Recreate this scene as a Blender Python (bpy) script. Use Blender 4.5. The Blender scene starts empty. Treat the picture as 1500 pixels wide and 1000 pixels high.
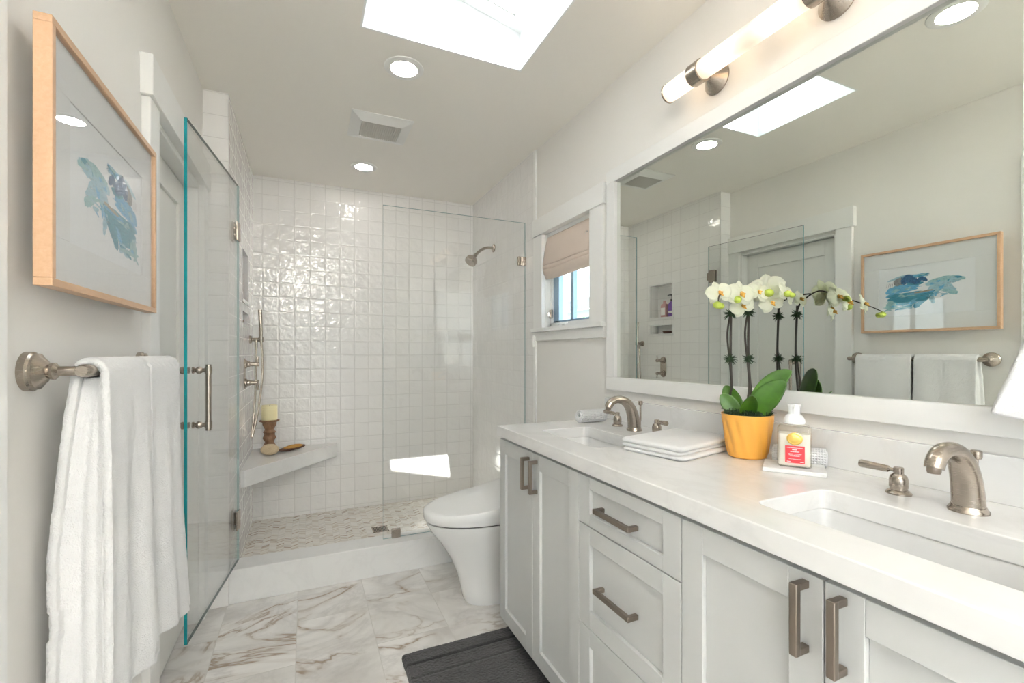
import bpy, bmesh, math, random
from math import pi, sin, cos, radians, sqrt
from mathutils import Vector, Matrix, noise

S = bpy.context.scene
COL = S.collection
random.seed(7)

# ------------------------------------------------------------------ camera, exposure, world, sun
CAMZ = 1.20
cam_d = bpy.data.cameras.new('camera')
cam = bpy.data.objects.new('camera', cam_d)
COL.objects.link(cam)
cam.location = (0, 0, CAMZ)
cam.rotation_euler = (pi / 2, 0, -0.4222)
cam_d.sensor_fit = 'HORIZONTAL'
cam_d.sensor_width = 36.0
cam_d.lens = 673.0 / 1500 * 36.0
cam_d.shift_y = 16.65 / 1500
cam_d.clip_start = 0.02
S.camera = cam
vs = S.view_settings
vs.view_transform = 'Standard'
vs.look = 'None'
vs.gamma = 1.0
vs.use_curve_mapping = False
vs.exposure = 2.25
S.cycles.max_bounces = 14
S.cycles.diffuse_bounces = 8
S.cycles.glossy_bounces = 8
S.cycles.transmission_bounces = 8
S.cycles.transparent_max_bounces = 24
S.cycles.sample_clamp_indirect = 6.0
S.cycles.caustics_reflective = False
S.cycles.caustics_refractive = False

world = bpy.data.worlds.new('sky')
S.world = world
world.use_nodes = True
bg = world.node_tree.nodes['Background']
bg.inputs[0].default_value = (0.80, 0.90, 1.0, 1)
SKY = 1.6
bg.inputs[1].default_value = SKY

sun_d = bpy.data.lights.new('sun', 'SUN')
sun = bpy.data.objects.new('sun', sun_d)
COL.objects.link(sun)
sun.rotation_euler = Vector((0.13, 1.0, -1.137)).to_track_quat('-Z', 'Y').to_euler()
sun_d.energy = 8.0
sun_d.color = (1.0, 0.96, 0.90)
sun_d.angle = radians(0.53)


def portal(name, loc, direction, sx, sy):
    d = bpy.data.lights.new(name, 'AREA')
    d.shape = 'RECTANGLE'
    d.size, d.size_y = sx, sy
    d.cycles.is_portal = True
    o = bpy.data.objects.new(name, d)
    COL.objects.link(o)
    o.location = loc
    o.rotation_euler = Vector(direction).to_track_quat('-Z', 'Y').to_euler()
    return o


# ------------------------------------------------------------------ dimensions
CE, XW, XL, YB, XS, YP = 2.43, 1.28, -0.437, 3.63, -0.333, 2.545
YG, GT = 2.627, 2.023            # shower glass plane and its top
ZC = 0.90                        # countertop
VC = 0.953                       # centre line of the vanity
YN = -1.0                        # near wall


# ------------------------------------------------------------------ daylight openings, added fill lamp behind the camera, flash
# daylight openings guide the sampling
portal('portal_window', (XW + 0.16, 2.13, 1.62), (-1, 0, 0), 0.5, 0.6)
portal('portal_skylight', (0.56, 1.62, 2.80), (0, 0, -1), 0.6, 0.5)
portal('portal_doorway', (0.30, YN - 0.13, 1.05), (0, 1, 0), 1.3, 2.1)

# unseen fill lamp, added behind the camera for more frontal light
ld = bpy.data.lights.new('added_fill_lamp', 'AREA')
ld.shape = 'DISK'
ld.size = 0.7
ld.energy = 5
ld.color = (0.97, 0.98, 1.0)
lo = bpy.data.objects.new('added_fill_lamp', ld)
COL.objects.link(lo)
lo.location = (0.5, -2.4, CE - 0.02)

# the photographer's flash, bounced off the ceiling and wall behind the camera
fd = bpy.data.lights.new('bounce_flash', 'SPOT')
fd.energy = 420
fd.spot_size = radians(44)
fd.spot_blend = 0.6
fd.shadow_soft_size = 0.04
fo = bpy.data.objects.new('bounce_flash', fd)
COL.objects.link(fo)
fo.location = (0.12, -0.30, 1.72)
fo.rotation_euler = (Vector((0.02, -0.93, 2.38)) - fo.location).to_track_quat('-Z', 'Y').to_euler()


# ------------------------------------------------------------------ materials
def nmat(name):
    m = bpy.data.materials.new(name)
    m.use_nodes = True
    nt = m.node_tree
    b = nt.nodes['Principled BSDF']
    return m, nt, b


def N(nt, t, **kw):
    n = nt.nodes.new(t)
    for k, v in kw.items():
        if k.startswith('i_'):
            n.inputs[int(k[2:])].default_value = v
        else:
            setattr(n, k, v)
    return n


def L(nt, a, b):
    nt.links.new(a, b)


def math_(nt, op, a, b=None, c=None, clamp=False):
    n = nt.nodes.new('ShaderNodeMath')
    n.operation = op
    n.use_clamp = clamp
    for i, v in enumerate((a, b, c)):
        if v is None:
            continue
        if isinstance(v, (int, float)):
            n.inputs[i].default_value = v
        else:
            nt.links.new(v, n.inputs[i])
    return n.outputs[0]


def mixc(nt, fac, a, b, mode='MIX'):
    n = nt.nodes.new('ShaderNodeMix')
    n.data_type = 'RGBA'
    n.blend_type = mode
    for sock, v in ((n.inputs[0], fac), (n.inputs[6], a), (n.inputs[7], b)):
        if isinstance(v, (int, float)):
            sock.default_value = v
        elif isinstance(v, (tuple, list)):
            sock.default_value = (*v[:3], 1)
        else:
            nt.links.new(v, sock)
    return n.outputs[2]


def ramp(nt, fac, stops, interp='LINEAR'):
    n = nt.nodes.new('ShaderNodeValToRGB')
    n.color_ramp.interpolation = interp
    el = n.color_ramp.elements
    while len(el) < len(stops):
        el.new(0.5)
    for e, (p, c) in zip(el, stops):
        e.position = p
        e.color = (*c[:3], 1) if isinstance(c, (tuple, list)) else (c, c, c, 1)
    nt.links.new(fac, n.inputs[0])
    return n.outputs[0]


def coords(nt, kind='Object'):
    return nt.nodes.new('ShaderNodeTexCoord').outputs[kind]


def pos(nt):
    return nt.nodes.new('ShaderNodeNewGeometry').outputs['Position']


def noise_t(nt, vec, scale, detail=4, rough=0.5, dist=0.0):
    n = nt.nodes.new('ShaderNodeTexNoise')
    n.inputs['Scale'].default_value = scale
    n.inputs['Detail'].default_value = detail
    n.inputs['Roughness'].default_value = rough
    n.inputs['Distortion'].default_value = dist
    if vec is not None:
        nt.links.new(vec, n.inputs['Vector'])
    return n


def bump(nt, b, h, strength=0.2, dist=0.01):
    n = nt.nodes.new('ShaderNodeBump')
    n.inputs['Strength'].default_value = strength
    n.inputs['Distance'].default_value = dist
    nt.links.new(h, n.inputs['Height'])
    nt.links.new(n.outputs[0], b.inputs['Normal'])


def simple(name, col, rough=0.5, metal=0.0, nscale=40, nb=0.0, var=0.03, spec=None, coat=0.0):
    m, nt, b = nmat(name)
    v = coords(nt)
    n = noise_t(nt, v, nscale)
    c2 = tuple(max(0, x * (1 - var)) for x in col)
    L(nt, mixc(nt, n.outputs[0], c2, col), b.inputs['Base Color'])
    b.inputs['Roughness'].default_value = rough
    b.inputs['Metallic'].default_value = metal
    if spec is not None:
        b.inputs['Specular IOR Level'].default_value = spec
    if coat:
        b.inputs['Coat Weight'].default_value = coat
        b.inputs['Coat Roughness'].default_value = 0.05
    if nb:
        bump(nt, b, n.outputs[0], nb, 0.002)
    return m


def emit(name, col, strength):
    m = bpy.data.materials.new(name)
    m.use_nodes = True
    nt = m.node_tree
    nt.nodes.remove(nt.nodes['Principled BSDF'])
    e = nt.nodes.new('ShaderNodeEmission')
    e.inputs[0].default_value = (*col, 1)
    e.inputs[1].default_value = strength
    nt.links.new(e.outputs[0], nt.nodes['Material Output'].inputs[0])
    return m


def glass_mat(name, tint, f0=0.04):
    """thin architectural glass: clear transmission with a Schlick reflection"""
    m = bpy.data.materials.new(name)
    m.use_nodes = True
    nt = m.node_tree
    nt.nodes.remove(nt.nodes['Principled BSDF'])
    tr = nt.nodes.new('ShaderNodeBsdfTransparent')
    tr.inputs[0].default_value = (*tint, 1)
    gl = nt.nodes.new('ShaderNodeBsdfGlossy')
    gl.inputs['Roughness'].default_value = 0.0
    lw = nt.nodes.new('ShaderNodeLayerWeight')
    lw.inputs[0].default_value = 0.5
    p5 = math_(nt, 'POWER', lw.outputs['Facing'], 5.0)
    fac = math_(nt, 'MULTIPLY_ADD', p5, 1 - f0, f0)
    mx = nt.nodes.new('ShaderNodeMixShader')
    L(nt, fac, mx.inputs[0])
    L(nt, tr.outputs[0], mx.inputs[1])
    L(nt, gl.outputs[0], mx.inputs[2])
    L(nt, mx.outputs[0], nt.nodes['Material Output'].inputs[0])
    return m


def brushed(name, col, rough=0.28):
    m, nt, b = nmat(name)
    v = coords(nt)
    mp = nt.nodes.new('ShaderNodeMapping')
    mp.inputs['Scale'].default_value = (30, 30, 400)
    L(nt, v, mp.inputs[0])
    n = noise_t(nt, mp.outputs[0], 3.0, 3)
    L(nt, mixc(nt, n.outputs[0], tuple(c * 0.9 for c in col), col), b.inputs['Base Color'])
    b.inputs['Metallic'].default_value = 1.0
    L(nt, math_(nt, 'MULTIPLY_ADD', n.outputs[0], 0.10, rough - 0.05), b.inputs['Roughness'])
    return m


def sep(nt, v):
    n = nt.nodes.new('ShaderNodeSeparateXYZ')
    L(nt, v, n.inputs[0])
    return n.outputs


def comb(nt, x, y, z=0.0):
    n = nt.nodes.new('ShaderNodeCombineXYZ')
    for i, v in enumerate((x, y, z)):
        if isinstance(v, (int, float)):
            n.inputs[i].default_value = v
        else:
            L(nt, v, n.inputs[i])
    return n.outputs[0]


def tile_mat(name, au, av, ou, ov, pitch=0.102, relief=0.0046):
    """hand made glossy white square tile in world metres along axes au, av"""
    m, nt, b = nmat(name)
    s = sep(nt, pos(nt))
    pu = math_(nt, 'DIVIDE', math_(nt, 'SUBTRACT', s[au], ou), pitch)
    pv = math_(nt, 'DIVIDE', math_(nt, 'SUBTRACT', s[av], ov), pitch)
    cu, cv = math_(nt, 'FLOOR', pu), math_(nt, 'FLOOR', pv)
    fu, fv = math_(nt, 'SUBTRACT', pu, cu), math_(nt, 'SUBTRACT', pv, cv)
    wn = nt.nodes.new('ShaderNodeTexWhiteNoise')
    wn.noise_dimensions = '3D'
    L(nt, comb(nt, cu, cv, 3.7), wn.inputs[0])
    r = nt.nodes.new('ShaderNodeSeparateColor')
    L(nt, wn.outputs['Color'], r.inputs[0])
    eu = math_(nt, 'MINIMUM', fu, math_(nt, 'SUBTRACT', 1.0, fu))
    ev = math_(nt, 'MINIMUM', fv, math_(nt, 'SUBTRACT', 1.0, fv))
    e = math_(nt, 'MINIMUM', eu, ev)
    mr = nt.nodes.new('ShaderNodeMapRange')
    mr.interpolation_type = 'SMOOTHSTEP'
    mr.inputs[1].default_value = 0.0
    mr.inputs[2].default_value = 0.10
    L(nt, e, mr.inputs[0])
    tile = mr.outputs[0]
    gm = nt.nodes.new('ShaderNodeMapRange')
    gm.inputs[1].default_value = 0.008
    gm.inputs[2].default_value = 0.022
    L(nt, e, gm.inputs[0])
    shade = mixc(nt, r.outputs[2], (0.835, 0.825, 0.815), (0.865, 0.855, 0.845))
    L(nt, mixc(nt, gm.outputs[0], (0.66, 0.65, 0.64), shade), b.inputs['Base Color'])
    b.inputs['Roughness'].default_value = 0.6
    b.inputs['Specular IOR Level'].default_value = 0.1
    L(nt, gm.outputs[0], b.inputs['Coat Weight'])
    b.inputs['Coat Roughness'].default_value = 0.035
    b.inputs['Coat IOR'].default_value = 1.65
    vec = comb(nt, math_(nt, 'MULTIPLY_ADD', r.outputs[0], 9.0, pu), math_(nt, 'MULTIPLY_ADD', r.outputs[1], 9.0, pv), 0.0)
    n1 = noise_t(nt, vec, 2.1, 2, 0.45)
    tilt = math_(nt, 'ADD',
                 math_(nt, 'MULTIPLY', math_(nt, 'SUBTRACT', r.outputs[0], 0.5), math_(nt, 'SUBTRACT', fu, 0.5)),
                 math_(nt, 'MULTIPLY', math_(nt, 'SUBTRACT', r.outputs[1], 0.5), math_(nt, 'SUBTRACT', fv, 0.5)))
    h = math_(nt, 'ADD', math_(nt, 'MULTIPLY_ADD', n1.outputs[0], 1.35, -0.67), math_(nt, 'MULTIPLY', tilt, 0.45))
    h = math_(nt, 'MULTIPLY', math_(nt, 'ADD', h, 0.13), tile)
    bp = nt.nodes.new('ShaderNodeBump')
    bp.inputs['Strength'].default_value = 1.0
    bp.inputs['Distance'].default_value = relief
    L(nt, h, bp.inputs['Height'])
    L(nt, bp.outputs[0], b.inputs['Coat Normal'])
    bump(nt, b, math_(nt, 'MULTIPLY_ADD', h, 0.6, math_(nt, 'MULTIPLY', tile, 0.12)), 1.0, relief)
    return m


def marble_floor():
    m, nt, b = nmat('marble_floor_tile')
    s = sep(nt, pos(nt))
    W, H = 0.3035, 0.607
    pu = math_(nt, 'DIVIDE', math_(nt, 'ADD', s[0], 0.035), W)
    cu = math_(nt, 'FLOOR', pu)
    off = math_(nt, 'MULTIPLY', math_(nt, 'MODULO', math_(nt, 'ADD', cu, 8.0), 2.0), 0.5)
    pv = math_(nt, 'ADD', math_(nt, 'DIVIDE', math_(nt, 'SUBTRACT', s[1], 2.26), H), off)
    cv = math_(nt, 'FLOOR', pv)
    fu, fv = math_(nt, 'SUBTRACT', pu, cu), math_(nt, 'SUBTRACT', pv, cv)
    eu = math_(nt, 'MULTIPLY', math_(nt, 'MINIMUM', fu, math_(nt, 'SUBTRACT', 1.0, fu)), W)
    ev = math_(nt, 'MULTIPLY', math_(nt, 'MINIMUM', fv, math_(nt, 'SUBTRACT', 1.0, fv)), H)
    e = math_(nt, 'MINIMUM', eu, ev)
    g = math_(nt, 'GREATER_THAN', e, 0.0016)
    wn = nt.nodes.new('ShaderNodeTexWhiteNoise')
    L(nt, comb(nt, cu, cv, 1.0), wn.inputs[0])
    va = nt.nodes.new('ShaderNodeVectorMath')
    va.operation = 'MULTIPLY_ADD'
    L(nt, wn.outputs['Color'], va.inputs[0])
    va.inputs[1].default_value = (7, 7, 7)
    L(nt, pos(nt), va.inputs[2])
    mp = nt.nodes.new('ShaderNodeMapping')
    mp.inputs['Rotation'].default_value = (0, 0, 0.6)
    mp.inputs['Scale'].default_value = (1.0, 1.45, 1.0)
    L(nt, va.outputs[0], mp.inputs[0])
    v = mp.outputs[0]
    n1 = noise_t(nt, v, 1.9, 7, 0.62, 0.9)
    v1 = math_(nt, 'ABSOLUTE', math_(nt, 'SUBTRACT', n1.outputs[0], 0.5))
    n2 = noise_t(nt, v, 1.35, 5, 0.54, 1.3)
    v2 = math_(nt, 'ABSOLUTE', math_(nt, 'SUBTRACT', n2.outputs[0], 0.485))
    n3 = noise_t(nt, v, 2.2, 3, 0.5, 0.5)
    cloud = noise_t(nt, v, 2.2, 4, 0.6, 0.8)
    base = ramp(nt, cloud.outputs[0], [(0.30, (0.62, 0.595, 0.57)), (0.45, (0.74, 0.72, 0.695)), (0.62, (0.84, 0.82, 0.80))])
    gv = ramp(nt, v1, [(0.0, 1.0), (0.018, 0.55), (0.07, 0.0)])
    c = mixc(nt, math_(nt, 'MULTIPLY', gv, 0.38), base, (0.45, 0.43, 0.42))
    bv = ramp(nt, v2, [(0.0, 1.0), (0.007, 0.75), (0.016, 0.28), (0.05, 0.0)])
    sel = ramp(nt, n3.outputs[0], [(0.40, 0.0), (0.56, 1.0)])
    bm = math_(nt, 'MULTIPLY', math_(nt, 'MULTIPLY', bv, sel), 0.85)
    c = mixc(nt, bm, c, (0.30, 0.215, 0.14))
    c = mixc(nt, g, (0.62, 0.60, 0.57), c)
    L(nt, c, b.inputs['Base Color'])
    b.inputs['Roughness'].default_value = 0.22
    bump(nt, b, g, 0.25, 0.001)
    return m


def chevron():
    m, nt, b = nmat('chevron_mosaic')
    s = sep(nt, pos(nt))
    w, p = 0.040, 0.0125
    pu = math_(nt, 'DIVIDE', s[0], w)
    cu = math_(nt, 'FLOOR', pu)
    fu = math_(nt, 'SUBTRACT', pu, cu)
    par = math_(nt, 'MODULO', math_(nt, 'ADD', cu, 100.0), 2.0)
    sl = math_(nt, 'MULTIPLY', math_(nt, 'SUBTRACT', fu, 0.5), math_(nt, 'MULTIPLY_ADD', par, 2.0, -1.0))
    pv = math_(nt, 'MULTIPLY_ADD', sl, 1.9, math_(nt, 'DIVIDE', s[1], p))
    cv = math_(nt, 'FLOOR', pv)
    fv = math_(nt, 'SUBTRACT', pv, cv)
    wn = nt.nodes.new('ShaderNodeTexWhiteNoise')
    L(nt, comb(nt, cu, cv, 5.0), wn.inputs[0])
    c = ramp(nt, wn.outputs[0], [(0.0, (0.70, 0.67, 0.62)), (0.40, (0.56, 0.50, 0.42)), (0.56, (0.74, 0.72, 0.68)),
                                 (0.76, (0.42, 0.34, 0.26)), (0.80, (0.60, 0.57, 0.53)), (0.93, (0.33, 0.26, 0.20)), (0.97, (0.70, 0.66, 0.6))], 'CONSTANT')
    eu = math_(nt, 'MULTIPLY', math_(nt, 'MINIMUM', fu, math_(nt, 'SUBTRACT', 1.0, fu)), w)
    ev = math_(nt, 'MULTIPLY', math_(nt, 'MINIMUM', fv, math_(nt, 'SUBTRACT', 1.0, fv)), p)
    g = math_(nt, 'GREATER_THAN', math_(nt, 'MINIMUM', eu, ev), 0.0009)
    n = noise_t(nt, pos(nt), 60, 3)
    c = mixc(nt, math_(nt, 'MULTIPLY', n.outputs[0], 0.2), c, (0.75, 0.72, 0.68))
    L(nt, mixc(nt, g, (0.62, 0.60, 0.57), c), b.inputs['Base Color'])
    b.inputs['Roughness'].default_value = 0.25
    bump(nt, b, g, 0.3, 0.001)
    return m


def quartz(name, rough=0.16, amt=0.10):
    m, nt, b = nmat(name)
    mp = nt.nodes.new('ShaderNodeMapping')
    mp.inputs['Scale'].default_value = (1.0, 0.45, 1.0)
    mp.inputs['Rotation'].default_value = (0, 0, 0.25)
    L(nt, pos(nt), mp.inputs[0])
    n = noise_t(nt, mp.outputs[0], 5.0, 6, 0.6, 1.0)
    v = math_(nt, 'ABSOLUTE', math_(nt, 'SUBTRACT', n.outputs[0], 0.5))
    vv = ramp(nt, v, [(0.0, 1.0), (0.04, 0.25), (0.12, 0.0)])
    L(nt, mixc(nt, math_(nt, 'MULTIPLY', vv, amt * 3), (0.765, 0.765, 0.76), (0.60, 0.595, 0.59)), b.inputs['Base Color'])
    b.inputs['Roughness'].default_value = rough
    return m


def wood(name, c1, c2, axis=1, scale=9, rough=0.4):
    m, nt, b = nmat(name)
    mp = nt.nodes.new('ShaderNodeMapping')
    sc = [14.0, 14.0, 14.0]
    sc[axis] = 1.2
    mp.inputs['Scale'].default_value = sc
    L(nt, coords(nt), mp.inputs[0])
    n = noise_t(nt, mp.outputs[0], scale, 4, 0.6, 0.6)
    L(nt, ramp(nt, n.outputs[0], [(0.3, c1), (0.7, c2)]), b.inputs['Base Color'])
    b.inputs['Roughness'].default_value = rough
    return m


def cloth(name, col, scale=420, strength=0.6, rough=0.95):
    m, nt, b = nmat(name)
    n = noise_t(nt, coords(nt), scale, 3, 0.7)
    n2 = noise_t(nt, coords(nt), 28, 3, 0.6)
    L(nt, mixc(nt, n2.outputs[0], tuple(c * 0.94 for c in col), col), b.inputs['Base Color'])
    b.inputs['Roughness'].default_value = rough
    b.inputs['Sheen Weight'].default_value = 0.25
    bump(nt, b, n.outputs[0], strength, 0.003)
    return m


def waffle(name, col):
    m, nt, b = nmat(name)
    v = coords(nt, 'UV')
    s = sep(nt, v)
    a = math_(nt, 'ABSOLUTE', math_(nt, 'SINE', math_(nt, 'MULTIPLY', s[0], 190.0)))
    c = math_(nt, 'ABSOLUTE', math_(nt, 'SINE', math_(nt, 'MULTIPLY', s[1], 60.0)))
    h = math_(nt, 'MULTIPLY', a, c)
    L(nt, mixc(nt, h, col, tuple(x * 0.9 for x in col)), b.inputs['Base Color'])
    b.inputs['Roughness'].default_value = 0.95
    bump(nt, b, math_(nt, 'SUBTRACT', 1.0, h), 0.8, 0.004)
    return m


def pile(name, c1, c2):
    m, nt, b = nmat(name)
    n = noise_t(nt, pos(nt), 300, 3, 0.7)
    n2 = noise_t(nt, pos(nt), 14, 4, 0.6)
    f = math_(nt, 'ADD', math_(nt, 'MULTIPLY', n.outputs[0], 0.6), math_(nt, 'MULTIPLY', n2.outputs[0], 0.4))
    L(nt, ramp(nt, f, [(0.35, c1), (0.65, c2)]), b.inputs['Base Color'])
    b.inputs['Roughness'].default_value = 1.0
    b.inputs['Specular IOR Level'].default_value = 0.1
    b.inputs['Sheen Weight'].default_value = 0.3
    bump(nt, b, n.outputs[0], 1.0, 0.004)
    return m


M = {}
M['wall'] = simple('wall_paint', (0.80, 0.785, 0.755), 0.6, nscale=180, nb=0.08, var=0.02)
M['ceil'] = simple('ceiling_paint', (0.86, 0.835, 0.785), 0.7, nscale=180, nb=0.08, var=0.02)
M['white'] = simple('white_trim_paint', (0.80, 0.80, 0.785), 0.35, nscale=60, var=0.02)
M['door'] = simple('door_paint', (0.76, 0.755, 0.725), 0.4, nscale=60, var=0.02)
M['shaft'] = simple('skylight_paint', (0.86, 0.87, 0.87), 0.6, nscale=60, var=0.01)
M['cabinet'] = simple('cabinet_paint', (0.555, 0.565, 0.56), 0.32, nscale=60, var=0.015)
M['gapshade'] = simple('painted_shade', (0.10, 0.10, 0.10), 0.8)  # dark colour standing in for the shade inside narrow gaps
M['tile_back'] = tile_mat('glazed_tile_back', 0, 2, -0.276, 2.0)
M['tile_side'] = tile_mat('glazed_tile_side', 1, 2, YP, 2.0, relief=0.0020)
M['tile_pier'] = tile_mat('glazed_tile_pier', 0, 2, XL - 0.002, 2.0, 0.106)
M['tile_right'] = tile_mat('glazed_tile_right', 1, 2, 2.5, 2.0, relief=0.0020)
M['marble'] = marble_floor()
M['chevron'] = chevron()
M['quartz'] = quartz('white_quartz')
M['curb'] = quartz('white_quartz_slab', 0.22, 0.06)
M['traymarble'] = quartz('tray_marble', 0.3, 0.25)
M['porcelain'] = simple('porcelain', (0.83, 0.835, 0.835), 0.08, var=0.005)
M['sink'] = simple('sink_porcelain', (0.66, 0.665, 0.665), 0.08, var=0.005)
M['nickel'] = brushed('brushed_nickel', (0.44, 0.385, 0.33), 0.26)
M['bronze'] = brushed('brushed_bronze_nickel', (0.31, 0.26, 0.22), 0.33)
M['chrome'] = simple('chrome', (0.8, 0.8, 0.8), 0.08, 1.0, var=0.01)
M['glass'] = glass_mat('clear_shower_glass', (0.99, 0.995, 0.993), 0.035)
M['pane'] = glass_mat('window_glass', (0.96, 0.98, 0.98))
M['picglass'] = glass_mat('picture_glass', (0.99, 0.99, 0.99), 0.022)
M['mirror'] = simple('mirror_silver', (0.82, 0.85, 0.80), 0.0, 1.0, var=0.0)
M['maple'] = wood('maple_wood', (0.53, 0.335, 0.20), (0.585, 0.385, 0.245), 1)
M['mat'] = simple('mat_board', (0.79, 0.80, 0.80), 0.9, nscale=200, var=0.02)
M['paper'] = simple('watercolour_paper', (0.84, 0.86, 0.88), 0.9, nscale=120, var=0.03)
M['towel'] = cloth('white_terry', (0.82, 0.82, 0.825), 300, 1.0)
M['towelband'] = cloth('white_flat_weave', (0.80, 0.80, 0.80), 700, 0.15)
M['waffle'] = waffle('white_waffle_weave', (0.86, 0.86, 0.87))
M['linen'] = cloth('blush_linen', (0.66, 0.55, 0.47), 500, 0.3)
M['rug'] = pile('charcoal_pile', (0.013, 0.0125, 0.014), (0.055, 0.052, 0.055))
M['blue'] = simple('window_sash_blue', (0.26, 0.38, 0.49), 0.35)
M['candle'] = simple('candle_wax', (0.87, 0.80, 0.50), 0.5, nscale=20)
M['turned'] = wood('carved_brown_wood', (0.20, 0.10, 0.05), (0.36, 0.20, 0.11), 2, 5, 0.45)
M['sponge'] = simple('natural_sponge', (0.74, 0.60, 0.40), 0.95, nscale=160, nb=1.0, var=0.3)
M['bristle'] = simple('amber_bristle', (0.62, 0.34, 0.08), 0.8, nscale=200, nb=1.0, var=0.4)
M['darkwood'] = simple('dark_wood', (0.12, 0.05, 0.025), 0.4)
M['pot'] = simple('yellow_glaze', (0.72, 0.36, 0.06), 0.35, nscale=12, var=0.06)
M['moss'] = simple('dark_moss', (0.025, 0.06, 0.02), 0.95, nscale=120, nb=1.0, var=0.6)
M['stem'] = simple('dark_stem', (0.028, 0.022, 0.014), 0.5)
M['greenstem'] = simple('green_stem', (0.10, 0.12, 0.03), 0.5)
M['bud'] = simple('green_bud', (0.38, 0.48, 0.06), 0.45, nscale=30, var=0.25)


def leaf_mat():
    m, nt, b = nmat('orchid_leaf')
    n = noise_t(nt, coords(nt), 25, 3)
    L(nt, ramp(nt, n.outputs[0], [(0.3, (0.024, 0.085, 0.006)), (0.7, (0.06, 0.16, 0.014))]), b.inputs['Base Color'])
    b.inputs['Roughness'].default_value = 0.3
    return m


def petal_mat():
    m, nt, b = nmat('orchid_petal')
    n = noise_t(nt, coords(nt), 40, 2)
    c = mixc(nt, n.outputs[0], (0.86, 0.89, 0.74), (0.93, 0.93, 0.87))
    L(nt, c, b.inputs['Base Color'])
    b.inputs['Roughness'].default_value = 0.55
    t = nt.nodes.new('ShaderNodeBsdfTranslucent')
    L(nt, c, t.inputs[0])
    mx = nt.nodes.new('ShaderNodeMixShader')
    mx.inputs[0].default_value = 0.6
    L(nt, b.outputs[0], mx.inputs[1])
    L(nt, t.outputs[0], mx.inputs[2])
    L(nt, mx.outputs[0], nt.nodes['Material Output'].inputs[0])
    return m


M['leaf'] = leaf_mat()
M['petal'] = petal_mat()
M['throat'] = simple('orchid_throat', (0.78, 0.42, 0.07), 0.5, nscale=90, var=0.35)
M['soapglass'] = glass_mat('bottle_glass', (0.95, 0.94, 0.90), 0.05)
M['soapwhite'] = simple('milky_soap', (0.84, 0.82, 0.78), 0.3)
M['pump'] = simple('white_plastic', (0.84, 0.85, 0.86), 0.3, var=0.01)
M['red'] = simple('red_label', (0.62, 0.035, 0.05), 0.5, var=0.03)
M['gold'] = simple('gold_foil', (0.83, 0.58, 0.16), 0.3, 0.8, nscale=300, nb=0.2)
M['print'] = simple('white_print', (0.9, 0.88, 0.86), 0.6)
M['pink'] = simple('pink_plastic', (0.62, 0.36, 0.34), 0.4)
M['purple'] = simple('purple_plastic', (0.22, 0.10, 0.42), 0.35)
M['black'] = simple('black_plastic', (0.012, 0.012, 0.014), 0.4)
M['grille'] = simple('vent_grille_plastic', (0.64, 0.62, 0.58), 0.5)
M['lens'] = emit('downlight_lens', (1.0, 0.955, 0.89), 11.5)
M['edge'] = simple('glass_edge_teal', (0.01, 0.30, 0.32), 0.15, var=0.1)
M['edgepale'] = simple('glass_edge_pale', (0.30, 0.46, 0.47), 0.2, var=0.1)
M['edgedark'] = simple('glass_edge_dark', (0.05, 0.09, 0.09), 0.2, var=0.1)
M['siding'] = simple('white_siding', (0.48, 0.49, 0.50), 0.6)
M['roofing'] = simple('grey_roof', (0.17, 0.18, 0.19), 0.9)
M['shrub'] = simple('shrub_leaves', (0.06, 0.13, 0.03), 0.7, nscale=30, nb=1.0, var=0.7)
M['lawn'] = simple('lawn', (0.10, 0.15, 0.05), 0.9, nscale=30, var=0.5)
M['bedroom'] = simple('adjoining_floor', (0.42, 0.36, 0.30), 0.6)


def tube_mat():
    m = bpy.data.materials.new('frosted_tube')
    m.use_nodes = True
    nt = m.node_tree
    b = nt.nodes['Principled BSDF']
    b.inputs['Base Color'].default_value = (0.72, 0.68, 0.62, 1)
    b.inputs['Roughness'].default_value = 0.35
    s = sep(nt, pos(nt))
    d = None
    for yb in (1.215, 1.04, 0.85, 0.67):      # the bulbs inside
        g = math_(nt, 'DIVIDE', math_(nt, 'SUBTRACT', s[1], yb), 0.055)
        e = math_(nt, 'EXPONENT', math_(nt, 'MULTIPLY', math_(nt, 'MULTIPLY', g, g), -1.0))
        d = e if d is None else math_(nt, 'ADD', d, e)
    L(nt, ramp(nt, d, [(0.0, (1.0, 0.72, 0.50)), (1.0, (1.0, 0.72, 0.44))]), b.inputs['Emission Color'])
    L(nt, math_(nt, 'MULTIPLY_ADD', d, TUBE_HOT, TUBE_BASE), b.inputs['Emission Strength'])
    return m


TUBE_HOT, TUBE_BASE = 0.50, 0.05
M['tube'] = tube_mat()


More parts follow.
